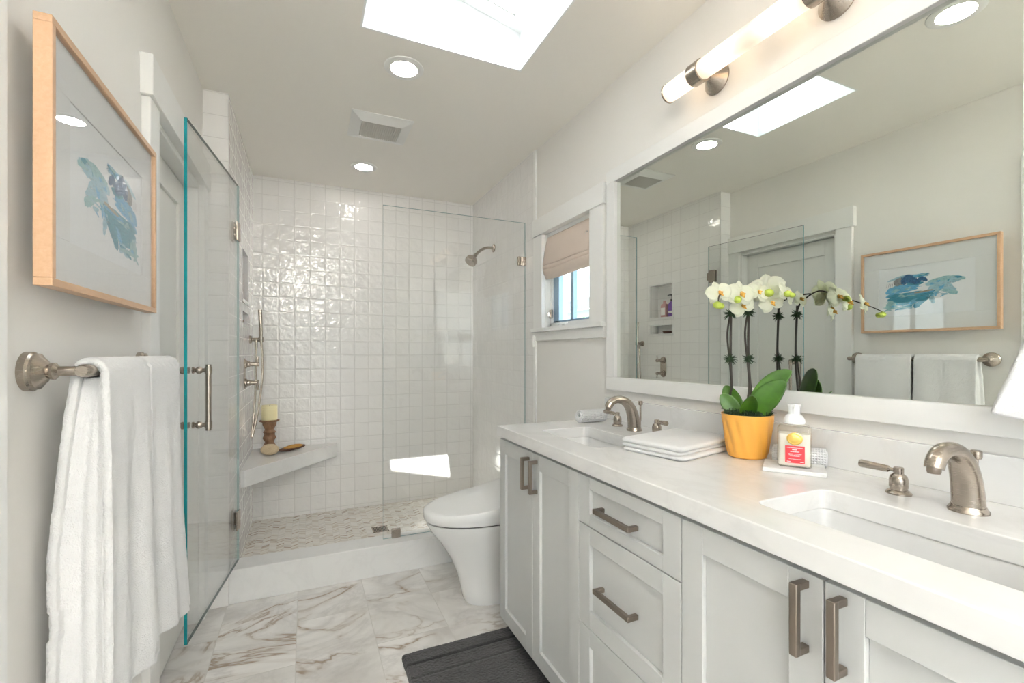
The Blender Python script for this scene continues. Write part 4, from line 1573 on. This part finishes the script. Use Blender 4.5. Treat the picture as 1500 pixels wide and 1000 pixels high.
dg = thing('shower_drain', 'small square slotted metal drain in the shower floor', 'drain', (0.449, 3.117, 0.038))
mb = MB()
a = 0.05
for (x0, x1, y0, y1) in ((-a, a, -a, -a + 0.008), (-a, a, a - 0.008, a), (-a, -a + 0.008, -a, a), (a - 0.008, a, -a, a)):
    mb.box(0.449 + x0, 0.449 + x1, 3.117 + y0, 3.117 + y1, 0.0385, 0.0405)
for i in range(9):
    xx = 0.449 - a + 0.014 + i * 0.009
    mb.box(xx, xx + 0.004, 3.117 - a, 3.117 + a, 0.0385, 0.0402)
obj('grate', mb, M['nickel'], dg, smooth=False)
obj('sump', MB().box(0.449 - a + 0.002, 0.449 + a - 0.002, 3.117 - a + 0.002, 3.117 + a - 0.002, 0.0382, 0.0388), M['black'], dg, smooth=False)

# corner bench
struct('trim_corner_bench', MB().prism([(XS - 0.001, 2.975), (XS + 0.02, 2.975), (0.209, YB - 0.03), (0.209, YB + 0.001), (XS - 0.001, YB + 0.001)], 0.442, 0.537), M['curb'],
       'white stone corner bench in the back left of the shower', bevel=0.003)

# candle holder
BZ = 0.5373
cxx, cyy = -0.222, 3.495
chh = thing('candle_holder', 'carved brown wooden candle holder on the corner bench', 'candle holder', (cxx, cyy, BZ))


def twist(r, h, a):
    return r * (1 + (0.10 * sin(2 * a + h * 75) if 0.030 < h < 0.125 else 0))


mb = MB().lathe([(0.0, 0.0), (0.048, 0.0), (0.050, 0.006), (0.046, 0.014), (0.036, 0.020), (0.034, 0.026)] + [(0.034 + 0.004 * sin(i * 0.9), 0.030 + 0.095 * i / 14) for i in range(15)] +
                [(0.040, 0.130), (0.034, 0.137), (0.028, 0.145), (0.030, 0.155), (0.040, 0.175), (0.043, 0.185), (0.043, 0.196), (0.060, 0.203), (0.062, 0.208), (0.058, 0.211), (0.0, 0.211)], (cxx, cyy, BZ), n=40, fn=twist)
obj('stand', mb, M['turned'], chh, angle=50)
cd = thing('pillar_candle', 'pale yellow pillar candle on the carved holder', 'candle', (cxx, cyy, BZ + 0.2113))
obj('wax', MB().lathe([(0.0, 0.0), (0.046, 0.0), (0.048, 0.002), (0.048, 0.096), (0.046, 0.099), (0.036, 0.098), (0.012, 0.093), (0.0, 0.093)], (cxx, cyy, BZ + 0.2113), n=36), M['candle'], cd)
obj('wick', MB().tube([(cxx, cyy, BZ + 0.30), (cxx + 0.001, cyy, BZ + 0.310), (cxx + 0.004, cyy, BZ + 0.316)], 0.0012, 6), M['black'], cd)
# oval sponge brush and bristle brush
mb = MB()
c0 = Vector((-0.212, 3.365, BZ + 0.036))
for i in range(1):
    def fn(u, v):
        a, b = 2 * pi * u, pi * (v - 0.5)
        s = lambda t: math.copysign(abs(t) ** 0.7, t)
        x, y, z = 0.058 * s(cos(b)) * cos(a), 0.026 * s(sin(b)), 0.0355 * s(cos(b)) * sin(a)
        n_ = 1 + 0.05 * noise.noise(Vector((x, y, z)) * 60)
        return c0 + Vector((x * 0.93 + y * 0.2, y - x * 0.25, z)) * n_
    mb.grid(fn, 36, 18)
tag(obj('sponge', mb, M['sponge'], at=(-0.212, 3.365, BZ)), 'oval tan sponge leaning on the candle holder base', 'sponge')
br = thing('body_brush', 'dark wood brush with amber bristles on the corner bench', 'brush', (-0.11, 3.50, BZ))
mb = MB()
def brush_fn(u, v):
    a, b = 2 * pi * u, pi * (v - 0.5)
    return Vector((-0.085, 3.465, BZ + 0.017)) + Vector((0.085 * cos(b) * cos(a), 0.034 * cos(b) * sin(a) + 0.035 * cos(b) * cos(a), 0.0165 * sin(b) + 0.006 * cos(a) * cos(b)))
mb.grid(brush_fn, 40, 14)
obj('handle', mb, M['darkwood'], br)
mb = MB()
def bris_fn(u, v):
    a, b = 2 * pi * u, pi / 2 * v
    k = 1 + 0.06 * noise.noise(Vector((u * 40, v * 20, 1)))
    return Vector((-0.080, 3.46, BZ + 0.020)) + Vector((0.066 * cos(b) * cos(a), 0.026 * cos(b) * sin(a) + 0.026 * cos(b) * cos(a), 0.020 * sin(b) * k + 0.005 * cos(a) * cos(b)))
mb.grid(bris_fn, 48, 10)
obj('bristles', mb, M['bristle'], br)

# bottles in the niche
nz = NI1[2] + 0.0045
t = thing('shampoo_bottle', 'pink shampoo bottle in the upper shower niche', 'bottle', (XS - 0.045, 3.185, nz), 'bottles in the shower niche')
mb = MB().loft([[(XS - 0.045 + x, 3.185 + y, nz + z) for x, y in rrect(0, 0, hx, hy_, 0.012)] for hx, hy_, z in ((0.018, 0.034, 0), (0.020, 0.037, 0.004), (0.020, 0.037, 0.10), (0.018, 0.032, 0.118), (0.012, 0.016, 0.124))])
obj('body', mb, M['pink'], t)
obj('cap', MB().lathe([(0.014, 0.0), (0.014, 0.024), (0.012, 0.026), (0.0, 0.026)], (XS - 0.045, 3.185, nz + 0.124), n=18), M['pink'], t)
obj('label_panel', MB().box(XS - 0.0245, XS - 0.0235, 3.160, 3.210, nz + 0.02, nz + 0.085), M['print'], t)
t = thing('pump_bottle', 'purple bottle with black pump in the upper shower niche', 'bottle', (XS - 0.045, 3.095, nz), 'bottles in the shower niche')
mb = MB().loft([[(XS - 0.045 + x, 3.095 + y, nz + z) for x, y in rrect(0, 0, hx, hy_, 0.014)] for hx, hy_, z in ((0.020, 0.030, 0), (0.023, 0.033, 0.004), (0.023, 0.033, 0.105), (0.018, 0.024, 0.125), (0.011, 0.011, 0.138))])
obj('body', mb, M['purple'], t)
mb = MB().lathe([(0.013, 0.0), (0.013, 0.016), (0.005, 0.018), (0.005, 0.045), (0.011, 0.047), (0.011, 0.058), (0.0, 0.060)], (XS - 0.045, 3.095, nz + 0.138), n=16)
mb.tube([(XS - 0.045, 3.095, nz + 0.191), (XS - 0.040, 3.125, nz + 0.193), (XS - 0.038, 3.142, nz + 0.187)], [0.006, 0.005, 0.004], 8)
obj('pump', mb, M['black'], t)
obj('label_panel', MB().box(XS - 0.0215, XS - 0.0208, 3.070, 3.120, nz + 0.03, nz + 0.05), M['print'], t)
nz = NI2[2] + 0.0045
mb = MB().lathe([(0.0, 0.012), (0.030, 0.012), (0.044, 0.022), (0.046, 0.022), (0.034, 0.002), (0.0, 0.0)], (XS - 0.046, 3.15, nz), n=24)
tag(obj('soap_dish', mb, M['darkwood'], at=(XS - 0.046, 3.15, nz)), 'small dark soap dish in the lower shower niche', 'soap dish')

# ================================================================== TOILET
YT = 2.135
tl = thing('toilet', 'white skirted toilet with closed lid between vanity and shower', 'toilet', (0.95, YT, 0))


def plan(xf, w, xb, z, pw=2.0, n=18, zf=None, taper=1.0):
    """plan outline: rounded nose toward -x, straight sides back to xb"""
    L_ = xb - xf
    nose = min(L_ * 0.62, w * 1.75)
    pts = []
    for k in range(n + 1):
        a = -pi / 2 + pi * k / n
        x = xf + nose * (1 - abs(cos(a)) ** (2 / pw * 1.0))
        y = w * math.copysign(abs(sin(a)) ** (2 / pw), sin(a))
        pts.append((x, YT + y))
    pts += [(xb - 0.02, YT + w * taper), (xb, YT + w * taper - 0.02), (xb, YT - w * taper + 0.02), (xb - 0.02, YT - w * taper)]
    return [(x, y, z if zf is None else zf(x)) for x, y in pts]


XB = XW - 0.016
mb = MB().loft([plan(0.705, 0.108, XB, 0.0, 2.5), plan(0.700, 0.112, XB, 0.010, 2.5), plan(0.690, 0.114, XB, 0.06, 2.4), plan(0.668, 0.122, XB, 0.14, 2.3), plan(0.634, 0.136, XB, 0.22, 2.2),
                plan(0.585, 0.156, XB, 0.30, 2.1), plan(0.545, 0.172, XB, 0.35, 2.1), plan(0.522, 0.182, XB, 0.39, 2.1), plan(0.520, 0.184, XB, 0.403, 2.1)], True)
obj('bowl', mb, M['porcelain'], tl, angle=50)
obj('seat_gap_shade', MB().loft([plan(0.530, 0.176, XB, 0.4025, 2.1), plan(0.530, 0.176, XB, 0.411, 2.1)], True), M['gapshade'], tl)  # dark ring painted as the shade between bowl and lid


def ztop(x):
    return 0.462 + 0.115 * max(0, (x - 0.50) / 0.77) ** 1.7


mb = MB().loft([plan(0.516, 0.186, XB, 0.4105, 2.15), plan(0.508, 0.192, XB, 0.418, 2.15), plan(0.506, 0.193, XB, 0, 2.15, zf=lambda x: ztop(x) - 0.010), plan(0.512, 0.189, XB, 0, 2.15, zf=lambda x: ztop(x) - 0.002),
                plan(0.535, 0.172, XB - 0.01, 0, 2.15, zf=lambda x: ztop(x))], True)
obj('lid', mb, M['porcelain'], tl, angle=50)

# ================================================================== PICTURE
PY0, PY1, PZ0, PZ1 = 1.012, 1.600, 1.312, 1.764
PX = XL + 0.052
pc = thing('framed_picture', 'blue abstract watercolour in a maple frame above the towel bar', 'picture', (XL, 1.3, PZ0))
mb = MB()
fw = 0.0135
for (y0, y1, z0, z1) in ((PY0, PY1, PZ0, PZ0 + fw), (PY0, PY1, PZ1 - fw, PZ1), (PY0, PY0 + fw, PZ0 + fw, PZ1 - fw), (PY1 - fw, PY1, PZ0 + fw, PZ1 - fw)):
    mb.box(XL + 0.027, PX, y0, y1, z0, z1)
obj('frame', mb, M['maple'], pc, bevel=0.0012)
obj('backing', MB().box(XL + 0.0005, XL + 0.032, PY0 + 0.26, PY1 - 0.26, PZ0 + 0.30, PZ1 - 0.05), M['darkwood'], pc)
xm = PX - 0.010
my0, my1, mz0, mz1 = 1.105, 1.513, 1.403, 1.664
mb = MB()
for (y0, y1, z0, z1) in ((PY0 + fw, PY1 - fw, PZ0 + fw, mz0), (PY0 + fw, PY1 - fw, mz1, PZ1 - fw), (PY0 + fw, my0, mz0, mz1), (my1, PY1 - fw, mz0, mz1)):
    mb.box(xm - 0.003, xm, y0, y1, z0, z1)
obj('mat_board', mb, M['mat'], pc, bevel=0.0008)
pa = obj('artwork', MB().box(xm - 0.006, xm - 0.0031, my0 - 0.01, my1 + 0.01, mz0 - 0.01, mz1 + 0.01), M['paper'], pc, smooth=False)
obj('glazing', MB().box(PX - 0.006, PX - 0.004, PY0 + fw - 0.002, PY1 - fw + 0.002, PZ0 + fw - 0.002, PZ1 - fw + 0.002), M['picglass'], pc, smooth=False)


def paint(name, c, c2, op, sc=(6, 40)):
    """watercolour wash: streaky, partly see-through pigment"""
    m, nt, b = nmat(name)
    mp = nt.nodes.new('ShaderNodeMapping')
    mp.inputs['Scale'].default_value = (1, sc[0], sc[1])
    L(nt, pos(nt), mp.inputs[0])
    n = noise_t(nt, mp.outputs[0], 5, 5, 0.65, 0.7)
    L(nt, ramp(nt, n.outputs[0], [(0.3, c), (0.7, c2)]), b.inputs['Base Color'])
    b.inputs['Roughness'].default_value = 0.95
    n2 = noise_t(nt, mp.outputs[0], 9, 5, 0.7, 0.4)
    a = ramp(nt, n2.outputs[0], [(0.30, 0.0), (0.44, op)])
    L(nt, a, b.inputs['Alpha'])
    return m


PT = [paint('wash_pale_blue', (0.30, 0.58, 0.72), (0.52, 0.72, 0.80), 0.85), paint('wash_sky_blue', (0.06, 0.34, 0.62), (0.25, 0.55, 0.74), 1.0),
      paint('wash_teal', (0.02, 0.20, 0.32), (0.10, 0.40, 0.50), 1.0), paint('wash_navy', (0.012, 0.05, 0.16), (0.05, 0.22, 0.42), 1.0, (20, 20)),
      paint('wash_grey', (0.20, 0.20, 0.22), (0.36, 0.36, 0.36), 1.0, (20, 20)), paint('wash_ochre', (0.36, 0.28, 0.20), (0.50, 0.42, 0.32), 0.9), paint('ink', (0.10, 0.08, 0.07), (0.2, 0.17, 0.15), 1.0, (60, 60)),
      paint('wash_aqua', (0.25, 0.52, 0.55), (0.45, 0.66, 0.68), 0.9, (18, 18))]
mb = MB()
seq = [0]


def A(mu, v):
    """mirror-view fraction (0 = far end) and fraction from the top -> artwork plane"""
    return (my1 + (my0 - my1) * mu, mz1 + (mz0 - mz1) * v)


def stroke(pts, w, mi, taper=True):
    seq[0] += 1
    x = xm - 0.0030 + seq[0] * 0.00002
    P = smooth_path([(0, *A(*p)) for p in pts], 8)
    n = len(P)
    o = len(mb.v)
    rnd = random.Random(seq[0])
    for i, p in enumerate(P):
        T = (P[min(i + 1, n - 1)] - P[max(i - 1, 0)]).normalized()
        s = Vector((0, -T.z, T.y))
        k = i / (n - 1)
        ww = 1.2 * w * (min(1, 0.35 + 3 * min(k, 1 - k)) if taper else 1) * rnd.uniform(0.82, 1.12)
        for e in (1, -1):
            q = p + s * (e * ww / 2)
            mb.v.append(Vector((x, q.y, q.z)))
    for i in range(n - 1):
        a = o + 2 * i
        mb.f.append([a, a + 1, a + 3, a + 2])
        mb.m.append(mi)


stroke([(0.10, 0.27), (0.30, 0.20), (0.55, 0.24)], 0.012, 0)
stroke([(0.28, 0.20), (0.40, 0.22), (0.54, 0.21)], 0.014, 1)
stroke([(0.52, 0.42), (0.70, 0.37), (0.90, 0.36)], 0.030, 0)
stroke([(0.55, 0.36), (0.75, 0.33), (0.91, 0.38)], 0.018, 7)
stroke([(0.08, 0.52), (0.20, 0.44), (0.45, 0.42)], 0.026, 1)
stroke([(0.08, 0.60), (0.24, 0.50), (0.44, 0.47)], 0.016, 1)
stroke([(0.52, 0.62), (0.66, 0.46), (0.82, 0.58)], 0.034, 0)
stroke([(0.60, 0.80), (0.58, 0.60), (0.68, 0.50)], 0.022, 0)
stroke([(0.70, 0.55), (0.80, 0.62), (0.84, 0.62)], 0.018, 7)
stroke([(0.10, 0.60), (0.30, 0.58), (0.64, 0.56)], 0.018, 2)
stroke([(0.10, 0.67), (0.30, 0.66), (0.60, 0.60)], 0.030, 2)
stroke([(0.16, 0.75), (0.34, 0.74), (0.55, 0.66)], 0.024, 2)
stroke([(0.40, 0.86), (0.47, 0.74), (0.57, 0.62)], 0.026, 2)
stroke([(0.34, 0.82), (0.40, 0.72), (0.50, 0.62)], 0.018, 1)
stroke([(0.09, 0.84), (0.14, 0.74), (0.20, 0.82)], 0.024, 7)
stroke([(0.24, 0.88), (0.32, 0.82), (0.38, 0.86)], 0.020, 0)
stroke([(0.40, 0.57), (0.50, 0.55), (0.60, 0.53)], 0.009, 5)
stroke([(0.19, 0.37), (0.23, 0.30), (0.30, 0.29)], 0.034, 4)
stroke([(0.27, 0.36), (0.33, 0.24), (0.41, 0.33)], 0.036, 3)
stroke([(0.33, 0.27), (0.38, 0.31), (0.46, 0.36)], 0.030, 3)
stroke([(0.44, 0.34), (0.48, 0.28), (0.54, 0.34)], 0.018, 3)
stroke([(0.32, 0.36), (0.42, 0.38), (0.50, 0.36)], 0.012, 2)
rs = random.Random(11)
base_str = [((0.10, 0.50), (0.44, 0.43), 1, 0.05), ((0.10, 0.66), (0.62, 0.58), 2, 0.06), ((0.36, 0.84), (0.58, 0.60), 2, 0.04), ((0.52, 0.42), (0.92, 0.36), 0, 0.04),
            ((0.52, 0.64), (0.84, 0.58), 0, 0.06), ((0.08, 0.86), (0.36, 0.84), 7, 0.05), ((0.20, 0.24), (0.60, 0.22), 0, 0.04), ((0.27, 0.33), (0.50, 0.33), 3, 0.05), ((0.60, 0.72), (0.68, 0.48), 1, 0.05)]
for k in range(54):
    p0, p1, mi, jt = base_str[k % len(base_str)]
    t0, t1 = sorted((rs.random(), rs.random()))
    if t1 - t0 < 0.25:
        t1 = min(1, t0 + 0.3)
    q0 = [p0[i] + (p1[i] - p0[i]) * t0 + rs.uniform(-jt, jt) for i in (0, 1)]
    q1 = [p0[i] + (p1[i] - p0[i]) * t1 + rs.uniform(-jt, jt) for i in (0, 1)]
    qm = [(q0[0] + q1[0]) / 2, (q0[1] + q1[1]) / 2 - rs.uniform(-0.01, 0.04)]
    stroke([q0, qm, q1], rs.uniform(0.003, 0.010), rs.choice([mi, mi, 1, 2, 0, 7]))
for pts_, w_, m_ in (([(0.19, 0.37), (0.23, 0.30), (0.30, 0.29)], 0.026, 4), ([(0.27, 0.36), (0.33, 0.24), (0.41, 0.33)], 0.030, 3), ([(0.33, 0.27), (0.38, 0.31), (0.46, 0.36)], 0.024, 3),
                     ([(0.44, 0.34), (0.48, 0.28), (0.54, 0.34)], 0.015, 3), ([(0.12, 0.66), (0.34, 0.66), (0.58, 0.60)], 0.016, 2), ([(0.42, 0.84), (0.48, 0.73), (0.56, 0.63)], 0.014, 2), ([(0.40, 0.565), (0.50, 0.55), (0.60, 0.53)], 0.007, 5)):
    stroke(pts_, w_, m_)
for i in range(5):
    stroke([(0.09 + i * 0.022, 0.40), (0.095 + i * 0.022, 0.36), (0.10 + i * 0.022, 0.31)], 0.0012, 6)
for i in range(6):
    stroke([(0.74 + i * 0.025, 0.425), (0.75 + i * 0.025, 0.42)], 0.0012, 6)
obj('brush_strokes', mb, PT, pa, smooth=False)

# ================================================================== TOWEL BAR AND TOWELS
BX, BZ2 = XL + 0.078, 1.168
tb = thing('towel_bar', 'nickel towel bar with round posts on the left wall', 'towel bar', (XL, 1.33, BZ2))
for y in (1.060, 1.640):
    mb = MB().lathe([(0.034, 0.0), (0.034, 0.010), (0.031, 0.013), (0.031, 0.017), (0.026, 0.020), (0.020, 0.026), (0.013, 0.030), (0.015, 0.034), (0.015, 0.038), (0.0085, 0.043), (0.0085, 0.070)], (XL, y, BZ2), (1, 0, 0), 32)
    obj('post', mb, M['nickel'], tb)
mb = MB().tube([(BX, 1.044, BZ2), (BX, 1.050, BZ2), (BX, 1.648, BZ2), (BX, 1.654, BZ2)], [0.009, 0.0115, 0.0115, 0.009], 20)
obj('rail', mb, M['nickel'], tb)


def drape(name, label, y0, y1, zf, zb, seed, flare_near, flare_far, r=0.0175, layers=1):
    """a towel hung over the rail: back layer by the wall, over the bar, front layer with soft folds"""
    t = thing(name, label, 'towel', (BX, (y0 + y1) / 2, BZ2), 'bath towels on the towel bar')
    n_over = 12
    def path(u, v, lay):
        # u: 0 back hem .. 1 front hem ; v across the width
        rr = r + lay * 0.010
        zfv = zf(v) + lay * 0.006
        lb, lo, lf = BZ2 - zb, pi * rr, BZ2 - zfv
        tot = lb + lo + lf
        d = u * tot
        y = y0 + (y1 - y0) * v
        if d < lb:
            k = (lb - d) / lb
            x = BX - rr - 0.034 * min(1, k * 2.2) ** 0.8 * (1 - 0.75 * v) + 0.004 * sin(v * 9 + seed) * k
            x = max(x, XL + 0.012 + 0.006 * (1 + sin(v * 9 + seed)) * 0.5)
            z = BZ2 - k * lb
            yy = y + 0.010 * k * (v - 0.5) - 0.012 * k * (1 - v)
        elif d < lb + lo:
            a = (d - lb) / lo * pi
            x = BX - rr * cos(a)
            z = BZ2 + rr * sin(a)
            yy = y
        else:
            k = (d - lb - lo) / lf
            fl = flare_near * (1 - v) + flare_far * v
            fold = sin(v * 7.5 + seed) * 0.5 + 0.5 * sin(v * 14 + seed * 2.1 + k * 1.2)
            x = BX + rr + 0.004 + fl * k ** 1.3 + 0.012 * fold * min(1, k * 2.5) * (0.5 + 0.5 * k)
            z = BZ2 - k * lf
            yy = y + 0.006 * k * (v - 0.5)
        return x, yy, z
    def fn(u, v):
        x, y, z = path(u, v, 0)
        q = Vector((x, y, z))
        e = 0.0009 * noise.noise(q * 70 + Vector((seed, 0, 0))) + 0.0010 * noise.noise(q * 260)
        if u < 0.4 and 0.690 < z < 0.742:
            x += 0.004
        s_ = 1 if x > BX else -1
        return (x + e * s_, y + 0.0015 * noise.noise(q * 25 + Vector((0, seed, 9))), z + e)
    nu, nv = 300, 80
    mb = MB()
    mb.grid(fn, nu, nv)
    # dobby band on the back layer and near the front hem
    b = obj('cloth', mb, M['towel'], t, solid=0.013, angle=80)
    mb = MB()
    def band(u, v):
        x, y, z = path(0.02 + (0.10 - 0.02) * u, v * 1.004 - 0.002, 0)
        return (x + 0.0, y, z)
    return t, b


near_towel, _c = drape('bath_towel', 'white bath towel nearer the camera, hung over the towel bar', 1.078, 1.322, lambda v: 0.545 - 0.05 * v, 0.44, 1.3, 0.006, 0.020)
drape('bath_towel', 'white bath towel farther along the bar, beside the glass door', 1.336, 1.598, lambda v: 0.525 - 0.055 * v, 0.50, 4.2, 0.020, 0.036)



def side_fold(u, v):
    # the towel's edge turned in between its back and front layers
    k = u
    xb = BX - 0.0175 - 0.034 * min(1, k * 2.2) ** 0.8 + 0.006
    xf = BX + 0.0175 + 0.004 + 0.006 * k ** 1.3 - 0.004
    x = xb + (xf - xb) * v
    z = BZ2 - 0.014 - (BZ2 - 0.014 - 0.475) * k
    y = 1.090 - 0.016 * k + 0.026 * sin(pi * v) * (0.4 + 0.6 * k) - 0.010 * math.exp(-((v - 0.62) / 0.13) ** 2) * min(1, 3 * k)
    q = Vector((x, y, z))
    return (x, y + 0.0014 * noise.noise(q * 70) + 0.001 * noise.noise(q * 240), z)


obj('side_fold', MB().grid(side_fold, 160, 30), M['towel'], near_towel, solid=0.006, angle=80)

# hand towel hung at the right border, on a ring beside the mirror
rt = thing('hand_towel', 'white hand towel hanging at the right border before the mirror frame', 'towel', (1.19, 0.30, 1.3))


def ht(u, v):
    w = 0.035 + 0.103 * u
    y = 0.282 + (v - 0.5) * 2 * w
    x = 1.185 + 0.010 * sin(v * 10) * (0.4 + u) + 0.004 * noise.noise(Vector((u * 8, v * 8, 4)))
    z = 1.40 - 0.312 * u - 0.05 * u * (1 - abs(2 * v - 1)) * 0.7
    e = 0.0022 * noise.noise(Vector((u * 30, v * 30, 1)))
    return (x + e, y, z + e)


obj('cloth', MB().grid(ht, 60, 50), M['towel'], rt, solid=0.012, angle=80)
rg = thing('towel_ring', 'nickel towel ring beyond the mirror at the right', 'towel ring', (XW, 0.27, 1.47))
mb = MB().lathe([(0.028, 0.0), (0.028, 0.012), (0.012, 0.018), (0.010, 0.06)], (XW, 0.27, 1.500), (-1, 0, 0), 24)
obj('post', mb, M['nickel'], rg)
mb = MB().tube([(1.217 - 0.0006 * i, 0.27 + 0.062 * sin(i * pi / 16), 1.438 + 0.062 * cos(i * pi / 16)) for i in range(33)], 0.005, 10)
obj('hoop', mb, M['nickel'], rg)

# ================================================================== BATH MAT
mat_ = thing('bath_mat', 'charcoal grey plush bath mat on the marble floor by the vanity', 'rug', (0.6, 1.4, 0))


def mat_fn(u, v):
    x = 0.343 + (0.806 - 0.343) * u
    y = 0.98 + (1.822 - 0.98) * v
    e = min(u * 0.46, (1 - u) * 0.46, v * 0.84, (1 - v) * 0.84)
    h = 0.020 * min(1, e / 0.008) ** 0.5
    for yl, dp in ((1.745, 0.008), (1.665, 0.003)):
        h -= dp * math.exp(-((y - yl) / 0.005) ** 2)
    h += 0.0022 * noise.noise(Vector((x * 140, y * 140, 0))) + 0.0012 * noise.noise(Vector((x * 320, y * 320, 5)))
    jx = 0.003 * noise.noise(Vector((x * 90, y * 90, 3))) if e < 0.01 else 0
    return (x + jx, y + jx, max(0.0005, h))


obj('pile', MB().grid(mat_fn, 170, 300), M['rug'], mat_, angle=180)
obj('backing', MB().box(0.346, 0.804, 0.983, 1.819, 0.0003, 0.003), M['black'], mat_)

# ================================================================== OUTSIDE THE WINDOW
gr = struct('ground_outside', MB().box(1.6, 12, -2, 16, -0.6, -0.5), M['lawn'], smooth=False)
nb_ = thing('neighbour_house', 'pale house with pitched roof seen through the small window', 'house', (6.5, 9.5, -0.5))
mb = MB()
mb.box(5.6, 9.5, 6.8, 14.0, -0.5, 2.15)
obj('wall', mb, M['siding'], nb_)
mb = MB()
mb.loft([[(5.2, 6.4, 2.1), (5.2, 14.4, 2.1), (5.2, 14.4, 2.32), (5.2, 6.4, 2.32)], [(7.4, 6.4, 3.3), (7.4, 14.4, 3.3), (7.4, 14.4, 3.5), (7.4, 6.4, 3.5)]])
obj('roof', mb, M['roofing'], nb_)
for yy in (7.6, 9.4, 11.2):
    f = obj('window', MB().box(5.56, 5.60, yy, yy + 0.9, 0.9, 1.75), M['siding'], nb_)
    obj('pane', MB().box(5.545, 5.56, yy + 0.08, yy + 0.82, 0.98, 1.67), M['roofing'], f)
mb = MB()
rnd = random.Random(5)
for i in range(700):
    a = rnd.uniform(0, 2 * pi)
    r_ = sqrt(rnd.random())
    p = Vector((3.6 + 0.5 * r_ * cos(a), 5.6 + 1.5 * r_ * sin(a), -0.5 + rnd.uniform(0.2, 2.3) * (1 - 0.25 * r_)))
    q = Vector((rnd.uniform(-1, 1), rnd.uniform(-1, 1), rnd.uniform(-0.5, 1))).normalized()
    s_ = q.orthogonal().normalized() * 0.05
    mb.add([p, p + q * 0.08 + s_, p + q * 0.2, p + q * 0.08 - s_], [(0, 1, 2, 3)])
mb.tube([(3.6, 5.6, -0.5), (3.6, 5.6, 0.9)], [0.06, 0.03], 8)
tag(obj('garden_shrub', mb, M['shrub'], smooth=False, at=(3.6, 5.6, -0.5)), 'green shrub outside the window in front of the pale house', 'shrub')
